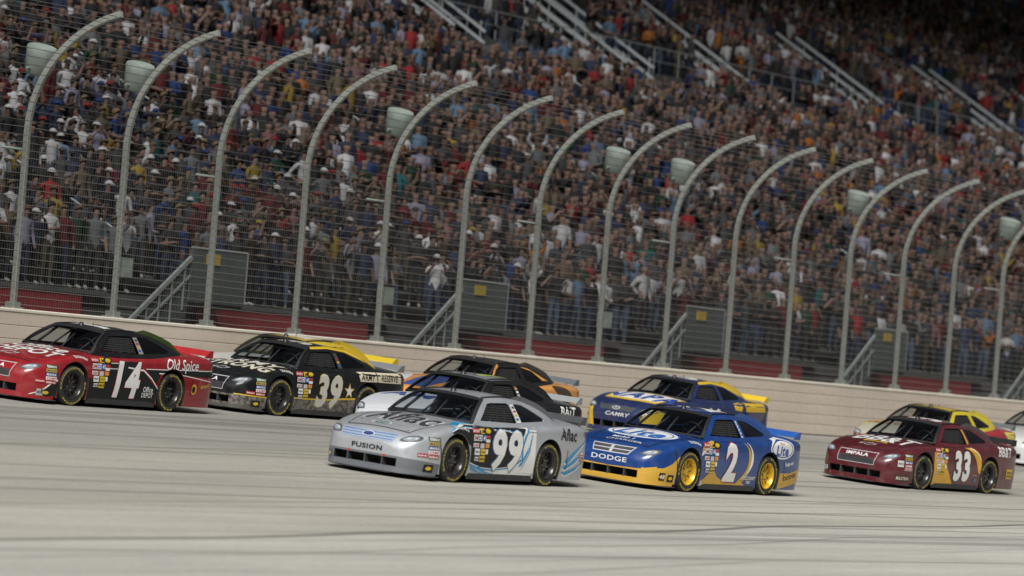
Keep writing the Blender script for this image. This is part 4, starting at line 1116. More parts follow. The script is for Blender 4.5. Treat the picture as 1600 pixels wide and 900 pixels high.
    def headlight(s, kindh=0):
        hp = [(.56, .615), (.64, .69), (.76, .715), (.845, .70), (.83, .645), (.72, .605)]
        for sg in (1, -1):
            pts = [(sg * a, b - .03) for a, b in hp]
            nm = 'headlight'
            s.poly('F', (.07, .075, .08), pts, nm, 0.5, smooth=True, step=.03)
            s.poly('F', (.24, .27, .31), [(sg * .60, .605), (sg * .66, .648), (sg * .76, .668), (sg * .81, .655), (sg * .79, .62), (sg * .70, .592)], 'lamp', 1.5, smooth=True, step=.03)
            s.poly('F', (.50, .53, .56), [(sg * .63, .618), (sg * .67, .642), (sg * .73, .652), (sg * .70, .622)], 'lamp', 2.0, step=.03)
            s.poly('F', (.45, .47, .50), ell(sg * .775, .643, .020, .014), 'lamp', 2.0, step=.03)
    def seams(s, dark=(.02, .02, .022)):
        w = .006
        for sg in (1, -1):
            s.poly('T', dark, [(.98, sg * .80), (1.6, sg * .70), (2.22, sg * .58), (2.22, sg * (.58 + 2 * w)), (1.6, sg * (.70 + 2 * w)), (.98, sg * (.80 + 2 * w))], 'panel_seam', 4)
        s.poly('T', dark, [(2.22, -.58), (2.235, -.3), (2.24, 0), (2.235, .3), (2.22, .58), (2.20, .58), (2.217, .3), (2.222, 0), (2.217, -.3), (2.20, -.58)], 'panel_seam', 4)
        s.poly('L', dark, [(1.80, .30), (1.82, .50), (1.87, .70), (1.89, .70), (1.838, .50), (1.815, .30)], 'panel_seam', 5)
        s.poly('L', dark, [(-1.98, .30), (-1.98, .62), (-1.965, .62), (-1.965, .30)], 'panel_seam', 5)
        for k in range(6):
            x = 1.15 + k * .2; s.poly('T', (.03, .03, .03), ell(x, (1 if k % 2 else -1) * .52, .012, .012, 8), 'hood_pin', 4) if k in (4, 5) else None
    def taillight(s):
        s.poly('L', (.30, .01, .01), rect(-2.70, .84, -2.56, .93), 'taillight', 1)
    def pillar_strip(s, c, n=4, alt=None):
        zt = [1.02, 1.28]
        s.poly('L', c, [(-.475, 1.0), (-.43, 1.28), (-.555, 1.285), (-.605, 1.01)], 'pillar_strip', 1)
        for k in range(n):
            z = 1.04 + k * .06; s.poly('L', (alt or [(.02, .08, .3), (.5, .3, .03), (.3, .02, .03), (.05, .05, .05)])[k % 4], rect(-.50 - (1.28 - z) * .09 - .04, z, -.50 - (1.28 - z) * .09 + .04, z + .035), 'sticker', 2)
        s.sticker('L', 0.66, 0.945, 0.20, 0.045, WHITE, 'COORS', BLACK)

# ---- 99: silver
c = Car('silver stock car number 99 with black doors at the front of the inside lane', -5.722, 13.748, -0.0071, (.50, .525, .56), spoiler=(.05, .055, .06), fin=(.10, .10, .11), kind='metal', val=(.13, .14, .155))
BLU = (.03, .26, .50)
c.poly('L', WHITE, [(-.22, .935), (-.95, .95), (-.985, .20), (-.1, .19), (.3, .22), (-.1, .5)], 'panel', 0)
c.poly('L', BLU, [(1.62, .80), (1.35, .90), (1.05, .938), (.5, .945), (-.2, .945), (-.80, .955), (-.68, .80), (-.60, .6), (-.62, .42), (-.32, .27), (.25, .215), (.65, .235), (.97, .30), (.99, .6)], 'stripe', 1)
c.poly('L', WHITE, [(1.60, .795), (1.33, .885), (1.05, .923), (.5, .930), (-.2, .93), (-.72, .935), (-.62, .80), (-.55, .6), (-.56, .43), (-.30, .29), (.25, .235), (.65, .255), (.97, .32), (.99, .6)], 'stripe', 2)
c.poly('L', BLACK, [(1.58, .79), (1.32, .875), (1.05, .913), (.5, .920), (-.15, .92), (-.66, .92), (-.56, .80), (-.50, .6), (-.52, .45), (-.30, .305), (.25, .25), (.65, .27), (.97, .34), (.99, .6)], 'panel', 3)
for dz, k in ((0, 0), (.05, 1), (-.05, 2)): c.poly('L', BLU, [(-.50 - .05 * k, .30 + dz), (-.78, .62 + dz), (-.86, .90 + dz * .5), (-.80, .62 + dz * 1.4), (-.60, .32 + dz)], 'stripe', 2.2)
for x0 in (.93, .72): c.poly('L', BLU, [(x0, .30), (x0 - .25, .20), (x0 - .55, .17), (x0 - .28, .175), (x0 - .02, .22)], 'stripe', 3.5)
c.poly('L', WHITE, [(.97, .26), (.6, .165), (-.2, .165), (-.9, .165), (-.9, .19), (0, .20), (.6, .21)], 'stripe', 1.2)
c.text('L', '99', -.10, .575, .62, WHITE, .055, .10, 1.0, 'race_number', 6, outline=((.02, .10, .28), .022))
c.text('L', 'Aflac', -1.98, .875, .20, BLACK, .025, .0, .92, 'sponsor_lettering', 3, rot=-.03)
for q in ([(-1.88, .42), (-2.2, .60), (-2.66, .80), (-2.3, .58), (-2.0, .38)], [(-1.86, .33), (-2.2, .45), (-2.64, .62), (-2.25, .40), (-1.95, .28)], [(-1.84, .24), (-2.2, .30), (-2.6, .44), (-2.3, .28), (-2.0, .19)]):
    c.poly('L', BLU, q, 'stripe', 1); c.poly('L', WHITE, [(a, b - .03) for a, b in q], 'stripe', .5)
c.sticker('L', -2.5, .55, .17, .06, WHITE, 'Ruud', RED); c.sticker('L', -2.5, .47, .15, .06, RED, 'ROUSH', WHITE)
c.text('T', 'Aflac', 1.43, .03, .46, (.03, .032, .036), .03, 0, .90, 'sponsor_lettering', 2, outline=((.62, .64, .66), .02), sy=1.6)
c.poly('T', (.62, .64, .65), ell(2.02, -.08, .085, .19), 'emblem', 1); c.poly('T', (.02, .09, .06), ell(2.02, -.08, .070, .165), 'emblem', 2); c.text('T', 'SCANTRON', 2.02, -.08, .045, WHITE, .03, 0, .95)
GB = (.10, .14, .25)
c.poly('F', (.27, .34, .47), [(-.60, .675), (.50, .675), (.46, .545), (-.52, .545)], 'grille', .5, step=.04)
for k in range(3): c.poly('F', GB, [(-.575 + k * .02, .660 - k * .04), (.48 - k * .015, .660 - k * .04), (.472 - k * .015, .647 - k * .04), (-.56 + k * .02, .647 - k * .04)], 'grille_bar', 1.5, step=.04)
c.poly('F', (.62, .64, .68), ell(-.02, .618, .115, .040), 'badge', 2.5, step=.04); c.poly('F', (.02, .04, .16), ell(-.02, .618, .10, .032), 'badge', 3.2, step=.04); c.text('F', 'Ford', -.02, .618, .034, WHITE, .02, .2)
c.text('F', 'FUSION', .02, .425, .075, (.015, .015, .02), .045, 0, 1.55, 'lettering', 2)
c.poly('F', (.13, .14, .155), [(-.86, .08), (.86, .08), (.86, .31), (.62, .335), (0, .335), (-.62, .335), (-.86, .31)], 'lower_fascia', .2, holes=([(-.595, .172), (.595, .172), (.595, .303), (-.595, .303)],)); c.poly('L', (.13, .14, .155), [(2.47, .118), (1.74, .118), (1.74, .27), (2.2, .31), (2.47, .33)], 'lower_fascia', .2)
c.headlight(); c.seams(); c.contingency(); c.corner(); c.taillight(); c.pillar_strip((.66, .66, .64))
for sy in (-.31, .36): c.poly('F', (.5, .03, .02), rect(sy - .025, .305, sy + .02, .34), 'tow_mark', 2)

# ---- 2: blue and gold
GOLD = (.56, .33, .035)
c = Car('blue and gold stock car number 2 with gold wheels beside the silver car', 1.854, 13.780, -0.0187, (.004, .040, .19), spoiler=(.012, .075, .30), fin=(.012, .06, .25), rim=('gold', (.62, .40, .03)), val=(.50, .29, .035))
c.poly('F', GOLD, [(-.85, .08), (.85, .08), (.85, .40), (.62, .335), (0, .315), (-.62, .335), (-.85, .40)], 'panel', 0, holes=([(-.595, .172), (.595, .172), (.595, .303), (-.595, .303)],))
c.poly('L', GOLD, [(2.46, .118), (1.70, .118), (1.70, .62), (1.78, .60), (1.95, .47), (2.15, .385), (2.46, .36)], 'panel', .3)
c.poly('L', GOLD, [(.98, .118), (-.70, .118), (-.50, .22), (-.66, .30), (-.30, .19), (.10, .20), (.40, .29), (.62, .46), (.70, .36), (.85, .25), (.98, .20)], 'panel', .5)
c.poly('L', GOLD, cr([(-.30, .19), (-.62, .34), (-.76, .58), (-.70, .78), (-.48, .925), (-.62, .80), (-.66, .60), (-.56, .40)]), 'stripe', .6)
c.poly('L', WHITE, cr([(-.60, .32), (-.80, .54), (-.79, .76), (-.60, .93), (-.74, .76), (-.74, .56)]), 'stripe', .8)
c.poly('L', GOLD, cr([(1.00, .80), (.80, .885), (.45, .925), (.60, .87), (.85, .79), (1.0, .70)]), 'stripe', .7); c.poly('L', WHITE, cr([(1.02, .70), (.86, .78), (.65, .835), (.84, .755), (1.0, .655)]), 'stripe', .9)
c.poly('L', (.45, .5, .6), [(.97, .118), (.86, .118), (.97, .25)], 'stripe', 1)
c.text('L', '2', -.04, .575, .64, WHITE, .06, .14, .95, 'race_number', 5, outline=((.42, .02, .03), .022))
c.poly('L', WHITE, ell(-1.84, .855, .46, .185), 'emblem', 2); c.poly('L', (.015, .06, .30), ell(-1.84, .855, .42, .158), 'emblem', 3); c.poly('L', WHITE, ell(-1.84, .855, .39, .138), 'emblem', 4)
c.text('L', 'Lite', -1.84, .832, .18, (.015, .06, .30), .05, .18, 1.15, 'sponsor_lettering', 5.5); c.text('L', 'Miller', -1.82, .950, .045, (.45, .10, .03), .02, .25, 1.1, 'sponsor_lettering', 5.5)
c.poly('L', GOLD, [(-1.80, .118), (-2.60, .25), (-2.69, .52), (-2.2, .42), (-1.81, .42)], 'panel', .5); c.text('L', 'DODGE', -2.24, .36, .075, BLACK, .03, 0, 1.3, rot=.18)
c.text('L', 'Snap-on', -2.15, .60, .075, WHITE, .03, .2, rot=.12); c.text('L', 'DISCOUNT', -.72, .30, .062, WHITE, .035); c.text('L', 'TIRE', -.72, .225, .052, WHITE, .035)
c.poly('T', (.02, .10, .35), ell(1.47, 0, .44, .72), 'emblem', .8); c.poly('T', WHITE, ell(1.47, 0, .405, .68), 'emblem', 1.6); c.poly('T', (.02, .12, .40), ell(1.47, 0, .345, .61), 'emblem', 2.4); c.poly('T', WHITE, ell(1.47, 0, .315, .58), 'emblem', 3.2)
c.text('T', 'Lite', 1.50, .04, .32, (.02, .12, .42), .06, .18, 1.25, 'sponsor_lettering', 4.4, sy=1.45); c.text('T', 'Miller', 1.20, -.02, .07, (.5, .10, .03), .03, .2, 1.2, layer=4.4)
c.text('T', 'Mobil 1', 2.00, -.06, .095, WHITE, .03, 0, 1.1); c.text('T', 'CHARGER', 2.15, .05, .075, (.45, .47, .50), .03, 0, 1.5)
c.poly('F', (.42, .43, .45), [(-.44, .675), (.44, .675), (.36, .535), (-.36, .535)], 'grille', .5, step=.04)
for sg in (1, -1):
    c.poly('F', (.05, .05, .055), [(sg * .03, .660), (sg * .41, .660), (sg * .385, .615), (sg * .03, .615)], 'grille_mesh', 1.5, step=.04); c.poly('F', (.05, .05, .055), [(sg * .03, .598), (sg * .375, .598), (sg * .345, .552), (sg * .03, .552)], 'grille_mesh', 1.5, step=.04)
c.text('F', 'DODGE', 0, .445, .085, (.60, .62, .64), .03, 0, 1.7)
c.headlight(); c.seams(); c.contingency(); c.taillight(); c.sticker('L', .66, .945, .17, .045, (.5, .5, .5), 'AAA', BLACK)
c.poly('L', (.45, .47, .55), [(-.475, 1.0), (-.43, 1.28), (-.49, 1.285), (-.545, 1.01)], 'pillar_strip', 1)
for k in range(4): c.poly('L', (.02, .08, .30), rect(-.535, 1.035 + k * .06, -.475, 1.06 + k * .06), 'sticker', 2)
c.sticker('L', 2.16, .24, .12, .13, BLACK, '48', CREAM); c.sticker('L', 1.96, .22, .16, .12, BLACK, None); c.poly('L', YEL, ell(1.96, .22, .05, .03), 'sticker', 7)
c.text('L', 'GOODYEAR', 1.24, .865, .036, WHITE, .03, sx=1.15, arch=-.02, rot=-.12)
c.text('R', '2', -.35, 0, .75, WHITE, .07, 0, 1.1, 'roof_number', 1.5)

# ---- 33: maroon
ORG = (.62, .33, .02)
c = Car('maroon stock car number 33 with orange swooshes, rearmost on the inside lane', 15.551, 11.666, -0.0591, (.085, .008, .013), spoiler=BLACK, fin=(.05, .045, .045))
c.poly('L', ORG, [(1.02, .80), (.86, .81), (.70, .76), (.55, .64), (.42, .48), (.24, .28), (.08, .119), (.99, .119), (1.0, .5)], 'panel', .5)
c.poly('L', ORG, cr([(.02, .935), (-.45, .90), (-.75, .72), (-.90, .45), (-.98, .42), (-1.0, .66), (-.85, .85), (-.45, .955)]), 'stripe', .5)
c.poly('L', WHITE, cr([(-.05, .96), (-.5, .935), (-.86, .80), (-1.0, .66), (-.87, .82), (-.5, .955)]), 'stripe', .8)
c.text('L', '33', -.20, .56, .58, WHITE, .07, 0, .80, 'race_number', 4, outline=(BLACK, .022))
c.text('L', 'BB&T', -2.02, .90, .20, WHITE, .03, .1, .92, 'sponsor_lettering', 2, rot=-.02)
c.sticker('L', -2.28, .44, .30, .20, YEL, None); c.text('L', 'BASS', -2.28, .475, .06, BLACK, .03, 0, 1.2, layer=7); c.text('L', 'SHOPS', -2.28, .395, .06, BLACK, .03, 0, 1.0, layer=7)
c.text('L', 'MENARDS', -.78, .37, .03, (.4, .3, .3), .02); c.sticker('L', -.80, .27, .09, .06, (.05, .14, .35), None)
c.text('T', 'BB&T', 1.36, .03, .40, WHITE, .03, 0, 1.02, 'sponsor_lettering', 2, sy=1.55)
c.poly('T', YEL, [(1.80, -.30), (1.80, .26), (1.72, .26), (1.72, -.30)], 'sticker', 1); c.text('T', 'Cheerios', 1.76, -.02, .05, BLACK, .02, 0, 1.5)
def bowtie(c, b0=.0, z=.655, sc_=1.0, face='T'):
    q = [(-.20, .05), (-.075, .05), (-.075, .09), (.075, .09), (.075, .05), (.20, .05), (.155, -.05), (.075, -.05), (.075, -.09), (-.075, -.09), (-.075, -.05), (-.245, -.05)]
    q2 = [(a * .82, b * .72) for a, b in q]
    if face == 'T': f = lambda L_: [(z - b * sc_, b0 + a * sc_) for a, b in L_]
    c.poly('T', (.58, .58, .60), f(q), 'badge', 2, holes=(f(q2),), step=.05)
bowtie(c, -.02, 2.02, .9)
def chev_front(c, bgc, word='IMPALA'):
    c.poly('F', (.40, .40, .42), [(-.46, .655), (.46, .655), (.43, .40), (-.43, .40)], 'grille', .5, step=.04, holes=([(-.445, .642), (.445, .642), (.417, .413), (-.417, .413)],))
    c.poly('F', (.035, .035, .04), [(-.43, .535), (.43, .535), (.412, .418), (-.412, .418)], 'grille_mesh', .7, step=.04)
    c.text('F', word, 0, .588, .065, (.62, .62, .62), .035, 0, 1.65)
chev_front(c, None)
c.headlight(); c.seams(); c.contingency(); c.taillight()
for k, (t, b1, f1) in enumerate([('SIEMENS', (.02, .07, .03), WHITE), ('MOOG', (.5, .38, .05), BLACK), ('MAHLE', (.04, .07, .25), WHITE), ('COMP', (.42, .04, .04), WHITE), ('Edelbrock', (.5, .40, .38), RED)]): c.sticker('L', 1.98, .67 - k * .068, .22, .058, b1, t, f1)
c.sticker('L', 2.19, .50, .14, .13, (.5, .5, .48), 'WIX', BLACK); c.sticker('L', 2.10, .21, .36, .14, (.05, .02, .02), 'BILSTEIN', CREAM); c.sticker('F', -.70, .22, .13, .12, (.06, .05, .06), '23', WHITE)
c.poly('L', (.50, .30, .05), [(-.475, 1.0), (-.43, 1.28), (-.49, 1.285), (-.545, 1.01)], 'pillar_strip', 1)
c.text('R', '33', -.35, 0, .70, WHITE, .07, 0, .85, 'roof_number', 1.5)
c.sticker('L', .66, .95, .20, .05, (.5, .40, .30), None)

# ---- 14: red and black
c = Car('red and black stock car number 14 at the left edge near the wall', -3.024, 3.940, -0.0288, (.25, .009, .014), roof=(.02, .02, .022), pillar=(.012, .012, .014), spoiler=(.33, .015, .02), fin=(.035, .06, .008))
DKG = (.010, .013, .012)
c.poly('L', DKG, [(1.0, .118), (-.985, .118), (-.985, .40), (-.80, .52), (-.52, .72), (-.40, .86), (-.10, .86), (.20, .83), (.55, .60), (.86, .52), (1.0, .52)], 'panel', .4)
c.poly('L', WHITE, [(-.10, .74), (-.55, .705), (-.80, .56), (-.98, .40), (-.98, .425), (-.79, .595), (-.55, .735), (-.10, .765)], 'stripe', 1)
c.poly('L', DKG, [(-.62, .745), (-1.75, .775), (-2.69, .79), (-2.69, .67), (-1.75, .69), (-1.05, .70), (-.95, .48), (-.80, .60)], 'stripe', .8)
c.poly('L', WHITE, [(-.60, .755), (-1.75, .790), (-2.69, .805), (-2.69, .79), (-1.75, .775), (-.62, .742)], 'stripe', 1)
c.poly('L', WHITE, [(-1.0, .70), (-1.75, .69), (-2.69, .60), (-2.69, .585), (-1.75, .675), (-.98, .68)], 'stripe', 1)
for z in (.80, .70): c.poly('L', DKG, [(.48, z), (.12, z + .01), (.12, z - .05), (.48, z - .06)], 'stripe', .8); c.poly('L', WHITE, [(.48, z + .012), (.12, z + .022), (.12, z + .01), (.48, z)], 'stripe', 1)
c.text('L', '14', -.12, .55, .62, WHITE, .06, .20, .86, 'race_number', 5, outline=((.40, .02, .02), .016))
c.text('L', 'Old Spice', -1.66, .880, .19, WHITE, .016, .22, .92, 'sponsor_lettering', 4, rot=.015)
c.text('L', 'Office', -.72, .385, .10, WHITE, .02, 0, .80); c.text('L', 'DEPOT', -.72, .28, .085, WHITE, .02, 0, .85)
c.poly('L', ORG, ell(-2.06, .44, .085, .10), 'emblem', 2); c.poly('L', BLACK, ell(-2.05, .44, .05, .062), 'emblem', 3); c.text('L', 'Winner', -2.42, .52, .07, (.6, .45, .05), .02, .25, rot=.2)
c.text('T', 'Office', 1.22, .02, .28, WHITE, .035, 0, 1.25, 'sponsor_lettering', 2, sy=1.35); c.text('T', 'DEPOT', 1.66, .04, .26, WHITE, .035, 0, 1.3, 'sponsor_lettering', 2, sy=1.35)
bowtie(c, -.02, 2.02, .9); chev_front(c, None); c.headlight(); c.seams(); c.contingency(); c.taillight(); c.corner(); c.pillar_strip((.25, .24, .23))
c.poly('L', DKG, [(2.40, .118), (2.02, .118), (1.75, .118), (1.75, .40), (1.95, .37), (2.15, .22)], 'panel', .4); c.poly('L', WHITE, [(2.42, .118), (2.39, .118), (2.13, .225), (1.93, .385), (1.76, .44), (1.76, .46), (1.95, .41), (2.15, .245)], 'stripe', .9); c.sticker('L', 2.18, .20, .13, .12, (.35, .35, .33), 'WIX', BLACK)
c.text('R', '14', -.35, 0, .75, WHITE, .07, 0, .85, 'roof_number', 1.5)

# ---- 39: black, camouflage sills
c = Car('black and yellow stock car number 39 with camouflage sills behind the red car', 4.148, 3.431, -0.0504, (.010, .011, .013), spoiler=(.16, .17, .18), fin=(.62, .42, .02), val=(.07, .065, .055))
YL = (.60, .40, .02)
c.poly('L', YL, [(.22, 1.318), (-.30, 1.352), (-.92, 1.312), (-1.35, 1.20), (-1.55, 1.14), (-1.35, 1.24), (-.92, 1.36), (-.30, 1.40), (.22, 1.36)], 'stripe', 1)
def camo():
    m = bpy.data.materials.new('camouflage_print'); m.use_nodes = True; nt = m.node_tree; b = nt.nodes['Principled BSDF']; b.inputs['Roughness'].default_value = .5
    tc = nt.nodes.new('ShaderNodeTexCoord'); mp = nt.nodes.new('ShaderNodeMapping'); mp.inputs['Scale'].default_value = (60, 60, 60); nt.links.new(tc.outputs['Object'], mp.inputs[0])
    sn = nt.nodes.new('ShaderNodeVectorMath'); sn.operation = 'FLOOR'; nt.links.new(mp.outputs[0], sn.inputs[0])
    no = nt.nodes.new('ShaderNodeTexNoise'); no.inputs['Scale'].default_value = .16; no.inputs['Detail'].default_value = 3; nt.links.new(sn.outputs[0], no.inputs['Vector'])
    rp = nt.nodes.new('ShaderNodeValToRGB'); rp.color_ramp.interpolation = 'CONSTANT'; e = rp.color_ramp.elements; e.new(.48); e.new(.56)
    for i, (p, cc) in enumerate(((0, (.05, .048, .042)), (.44, (.10, .09, .08)), (.52, (.20, .17, .145)), (.60, (.12, .12, .11)))): e[i].position = p; e[i].color = (*cc, 1)
    nt.links.new(no.outputs[0], rp.inputs[0]); nt.links.new(rp.outputs[0], b.inputs['Base Color']); return m
CAMO = camo()
c.poly('L', CAMO, [(1.0, .119), (-.985, .119), (-.985, .42), (-.6, .40), (0, .36), (1.0, .36)], 'camouflage_panel', .4); c.poly('L', YL, [(1.0, .36), (0, .36), (-.6, .40), (-.985, .42), (-.985, .455), (-.6, .435), (0, .385), (1.0, .385)], 'stripe', .8)
c.poly('L', CAMO, [(-1.80, .2), (-2.6, .3), (-2.66, .5), (-1.82, .46)], 'camouflage_panel', .4); c.poly('L', YL, [(-1.80, .47), (-2.68, .55), (-2.68, .585), (-1.80, .50)], 'stripe', .8)
c.poly('F', CAMO, [(-.84, .08), (.84, .08), (.84, .34), (-.84, .34)], 'camouflage_panel', .4, holes=([(-.595, .172), (.595, .172), (.595, .303), (-.595, .303)],)); c.poly('L', CAMO, [(2.45, .119), (1.72, .119), (1.72, .32), (2.45, .34)], 'camouflage_panel', .4); c.poly('L', YL, [(2.45, .34), (1.72, .32), (1.72, .345), (2.45, .36)], 'stripe', .8)
c.text('L', '39', -.14, .565, .60, (.52, .50, .44), .06, .18, .88, 'race_number', 4, outline=((.50, .36, .10), .014))
c.poly('L', CREAM, [(-1.02, .965), (-1.60, .985), (-1.64, .80), (-1.10, .79)], 'panel', 1); c.poly('L', CREAM, [(-1.63, .985), (-2.50, 1.0), (-2.52, .80), (-1.67, .80)], 'panel', 1)
c.text('L', 'ARMY', -1.34, .885, .13, BLACK, .03, .1, .85, 'sponsor_lettering', 3); c.text('L', 'RESERVE', -2.08, .895, .13, BLACK, .03, .1, .85, 'sponsor_lettering', 3)
star = lambda a, b, r: [(a + (r if k % 2 == 0 else r * .4) * math.sin(k * math.pi / 5), b + (r if k % 2 == 0 else r * .4) * math.cos(k * math.pi / 5)) for k in range(10)]
c.poly('L', (.50, .34, .08), star(-.77, .58, .17), 'emblem', 3); c.poly('L', (.66, .65, .60), star(-.77, .58, .12), 'emblem', 4)
for k, w_ in enumerate(('ARMY', 'STRONG')): c.text('T', w_, 1.25 + k * .40, .04, .34, (.60, .58, .52), .04, 0, 1.15 - k * .3, 'sponsor_lettering', 2, outline=((.45, .33, .06), .012))
bowtie(c, -.02, 2.04, .9); chev_front(c, None); c.headlight(); c.seams(); c.contingency(); c.corner(); c.taillight(); c.pillar_strip((.04, .04, .04)); c.sticker('L', .70, .95, .22, .06, (.5, .5, .48), None)
c.text('R', '39', -.35, 0, .70, (.55, .53, .46), .07, 0, .85, 'roof_number', 1.5)

# ---- cars partly hidden behind these
c = Car('black car with white nose and lime roof stripe directly behind the silver car', 1.979, 9.0, -0.02, (.014, .014, .016), roof=(.20, .21, .23), spoiler=(.26, .27, .28), fin=BLACK)
c.poly('T', (.50, .52, .55), [(2.42, -.9), (2.42, .9), (1.05, .92), (.98, -.92)], 'hood_panel', .4); c.poly('F', (.50, .52, .55), [(-.88, .12), (.88, .12), (.88, .70), (-.88, .70)], 'nose_panel', .3, holes=([(-.595, .172), (.595, .172), (.595, .303), (-.595, .303)],)); c.poly('L', (.50, .52, .55), [(2.44, .12), (1.75, .12), (1.72, .70), (1.9, .74), (2.2, .66), (2.44, .56)], 'nose_panel', .4)
c.text('T', 'AMP', 1.40, -.05, .40, (.03, .06, .22), .05, 0, 1.3, 'sponsor_lettering', 2); c.headlight()
LIME = (.45, .58, .05)
c.poly('R', LIME, [(.15, .10), (.15, .24), (-.2, .30), (-.85, .52), (-.85, .36), (-.25, .18)], 'roof_stripe', 1); c.poly('L', BLACK, [(.26, 1.30), (.30, 1.33), (-.9, 1.35), (-.9, 1.30)], 'stripe', 1)
c.text('L', 'BAIT', -2.05, .90, .17, WHITE, .04, .12, 1.1, 'sponsor_lettering', 3); c.text('L', '88', -.1, .57, .56, WHITE, .06, .12, .85, 'race_number', 3); c.pillar_strip((.05, .05, .05), 4, [WHITE, (.5, .5, .5), WHITE, (.6, .3, .05)]); c.taillight()

ORB = (.58, .26, .06)
c = Car('orange and black car by the wall with a black roof and dark spoiler', 11.286, 3.30, -0.03, ORB, roof=(.02, .021, .024), pillar=(.016, .016, .018), spoiler=(.10, .12, .14), fin=(.03, .025, .02))
c.poly('T', (.50, .50, .52), [(2.45, -.9), (2.45, -.3), (1.6, -.55), (1.0, -.92), (1.5, -.96)], 'hood_panel', .4); c.poly('T', (.04, .07, .22), [(2.3, -.3), (2.3, .3), (1.1, .55), (1.1, -.35)], 'hood_panel', .5); c.headlight()
c.poly('L', ORB, [(.24, 1.30), (.40, 1.22), (.52, 1.12), (.60, 1.09), (.42, 1.26), (.26, 1.345)], 'stripe', 1); c.poly('L', ORB, [(-.62, 1.325), (-.92, 1.30), (-1.42, 1.12), (-1.70, 1.04), (-1.55, 1.02), (-1.38, 1.03), (-1.0, 1.255), (-.62, 1.31)], 'stripe', 1.5)
c.poly('L', (.05, .03, .02), cr([(-1.5, .98), (-2.0, .97), (-2.3, .80), (-2.1, .62), (-1.75, .80)]), 'stripe', 1); c.taillight(); c.text('L', '12', -.1, .57, .56, WHITE, .06, .12, .85, 'race_number', 3)

NB = (.012, .022, .085)
c = Car('blue and yellow car against the wall above the gold wheeled car', 18.815, 3.90, -0.03, NB, spoiler=(.62, .42, .02), fin=(.62, .42, .02))
YN = (.60, .40, .02)
c.poly('T', YN, [(1.00, -.86), (1.00, .90), (1.95, .66), (2.03, 0), (1.95, -.66)], 'hood_panel', .5); c.poly('T', WHITE, [(1.06, -.78), (1.06, .82), (1.82, .62), (1.88, 0), (1.82, -.60)], 'hood_panel', 1.2); c.text('T', 'NAPA', 1.44, .02, .37, (.02, .06, .28), .06, 0, 1.32, 'sponsor_lettering', 2.5, sy=1.7)
c.text('F', 'CAMRY', .06, .47, .085, (.62, .62, .62), .03, .25, 1.5); c.poly('F', (.05, .055, .065), [(-.5, .66), (.46, .66), (.40, .545), (-.42, .545)], 'grille', .6, step=.04); c.poly('F', (.55, .55, .56), ell(-.02, .605, .10, .036), 'badge', 2, holes=(ell(-.02, .605, .085, .025),), step=.04); c.poly('F', (.55, .55, .56), ell(-.02, .612, .03, .022), 'badge', 2.2, holes=(ell(-.02, .612, .022, .015),), step=.04)
c.poly('L', YN, [(2.46, .118), (1.75, .118), (1.75, .60), (2.1, .64), (2.46, .48)], 'panel', .4); c.poly('F', YN, [(-.90, .10), (-.50, .10), (-.58, .40), (-.66, .66), (-.90, .66)], 'panel', .4); c.poly('F', YN, [(.90, .10), (.62, .10), (.64, .40), (.72, .60), (.90, .66)], 'panel', .4); c.headlight()
c.sticker('F', -.74, .30, .10, .06, (.4, .3, .2), None); c.sticker('F', -.78, .38, .09, .06, (.2, .05, .05), None)
c.poly('L', YN, [(.20, 1.305), (-.30, 1.345), (-.92, 1.30), (-1.45, 1.14), (-1.72, 1.06), (-1.45, 1.20), (-.92, 1.36), (-.30, 1.40), (.20, 1.36)], 'stripe', 1); c.poly('L', YN, [(-.95, .97), (-1.35, .99), (-1.30, .80), (-1.02, .82)], 'stripe', 1); c.poly('L', YN, [(-1.42, .99), (-2.40, 1.0), (-2.45, .82), (-1.50, .80)], 'panel', 1)
c.text('R', '00', -.35, 0, .72, WHITE, .07, 0, .85, 'roof_number', 1.5); c.taillight(); c.sticker('L', .66, .95, .18, .05, WHITE, None); c.text('L', '00', -.1, .57, .5, WHITE, .06, .1, .85, 'race_number', 3)

c = Car('car with yellow roof and red tail half hidden behind the maroon car', 26.072, 6.80, -0.03, (.33, .02, .03), roof=(.55, .44, .02), pillar=(.55, .44, .02), spoiler=(.10, .11, .11), fin=(.55, .44, .02))
c.poly('T', (.40, .38, .30), [(2.42, -.9), (2.42, .5), (1.0, .5), (1.0, -.94)], 'hood_panel', .4); c.poly('T', (.55, .44, .02), [(1.9, -.95), (1.5, -.6), (1.0, -.75), (1.0, -.96)], 'hood_panel', 1); c.text('T', 'KELLOGG', 1.5, -.2, .24, (.3, .03, .04), .04); c.headlight(); c.text('R', '5', -.35, 0, .72, (.45, .2, .18), .07, 0, 1.1, 'roof_number', 1.5)
c.poly('L', (.62, .55, .10), [(-1.9, .98), (-2.5, .98), (-2.55, .80), (-2.1, .82)], 'stripe', 1); c.text('L', 'CORN', -2.25, .74, .10, WHITE, .03, .1); c.taillight(); c.poly('L', (.55, .44, .02), [(-.475, 1.0), (-.43, 1.28), (-.49, 1.285), (-.545, 1.01)], 'pillar_strip', 1)

c = Car('white car with dark roof and purple sill cut off by the right edge', 36.5, 5.0, -0.03, (.52, .53, .52), roof=(.06, .06, .065), pillar=(.03, .03, .033), spoiler=BLACK, fin=BLACK)
c.poly('L', (.22, .02, .16), [(2.4, .118), (-2.5, .118), (-2.5, .28), (2.4, .28)], 'stripe', .5); c.poly('F', (.22, .02, .16), rect(-.84, .09, .84, .165), 'stripe', .5); c.headlight()

c = Car('yellow roofed car showing only its roof above the black and yellow car', 7.15, 1.32, -0.03, (.50, .50, .48), roof=(.55, .38, .02), pillar=(.55, .40, .03), spoiler=(.5, .36, .02), fin=(.55, .40, .02))
c.poly('R', (.62, .60, .56), [(.14, -.40), (.14, .40), (-.80, .40), (-.80, -.40)], 'roof_panel', 1); c.headlight()

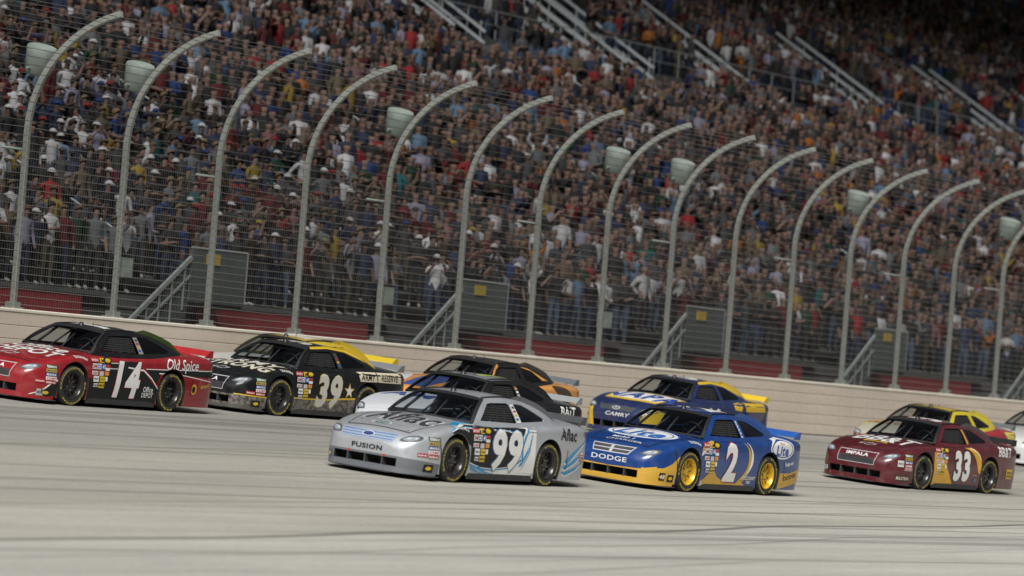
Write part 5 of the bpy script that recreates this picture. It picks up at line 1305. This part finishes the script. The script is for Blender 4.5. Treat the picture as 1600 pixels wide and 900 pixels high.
# ------------------------------------------------------------------ drivers at the wheel
def driver_body():
    J = [(-.06, .36, .60), (-.10, .36, .82), (-.13, .36, .98), (-.12, .36, 1.05), (-.10, .36, 1.10), (-.08, .36, 1.16)]
    RAD = [(.15, .13), (.16, .13), (.17, .12), (.10, .09), (.055, .055), (.08, .09)]
    E_ = [(0, 1), (1, 2), (2, 3), (3, 4), (4, 5)]
    for sg in (-1, 1):
        k = len(J); J += [(-.11, .36 + sg * .18, .99), (.08, .36 + sg * .25, .90), (.33, .36 + sg * .19, 1.00), (.40, .36 + sg * .17, 1.04)]
        RAD += [(.07, .07), (.055, .055), (.042, .042), (.045, .04)]; E_ += [(2, k), (k, k + 1), (k + 1, k + 2), (k + 2, k + 3)]
    me = skin_mesh(J, E_, RAD, 1); me.name = 'person_body'; me.materials.append(M_SHIRT)
    return me
ME_DRV = driver_body()
b_ = MB(); b_.lathe([(0.0, .125), (.05, .117), (.09, .09), (.117, .045), (.124, 0.0), (.118, -.05), (.10, -.095), (.07, -.115)], 16, 'z', (-.075, .36, 1.175)); ME_HELM = b_.mesh('helmet', M_HEADW, smooth=True)
V = []
for k in range(9):
    t = R(-62 + 124 * k / 8)
    for z in (-.03, .045): V.append((-.075 + .127 * math.cos(t), .36 + .127 * math.sin(t), 1.175 + z))
ME_VIS = mesh('visor', V, [(2 * k, 2 * k + 2, 2 * k + 3, 2 * k + 1) for k in range(8)], M_BLK, smooth=True)
roots = [o for o in col.objects if o.name.startswith('stock_car')]
for rt_, (hc, sc_c, hn, which) in zip(roots, (((.6, .6, .6), (.05, .2, .4), 'white', 'silver car number 99'), ((.5, .05, .04), (.02, .05, .25), 'red', 'blue and gold car number 2'), ((.55, .35, .04), (.12, .02, .02), 'orange', 'maroon car number 33'),
        ((.02, .02, .02), (.3, .02, .02), 'black', 'red car number 14'), ((.3, .28, .22), (.03, .03, .03), 'tan', 'black car number 39'), ((.35, .5, .05), (.03, .03, .04), 'lime', 'black car behind the silver car'), ((.05, .12, .4), (.4, .2, .04), 'blue', 'orange car by the wall'), ((.6, .45, .05), (.02, .04, .15), 'yellow', 'blue and yellow car by the wall'))):
    d_ = obj('person', ME_DRV); d_.matrix_world = rt_.matrix_world.copy(); d_.color = (*sc_c, 1)
    tag(d_, 'driver in %s helmet at the wheel of the %s' % (hn, which), 'person', 'drivers in the cars')
    h = obj('helmet', ME_HELM, d_); h.color = (*hc, 1); obj('visor', ME_VIS, h)
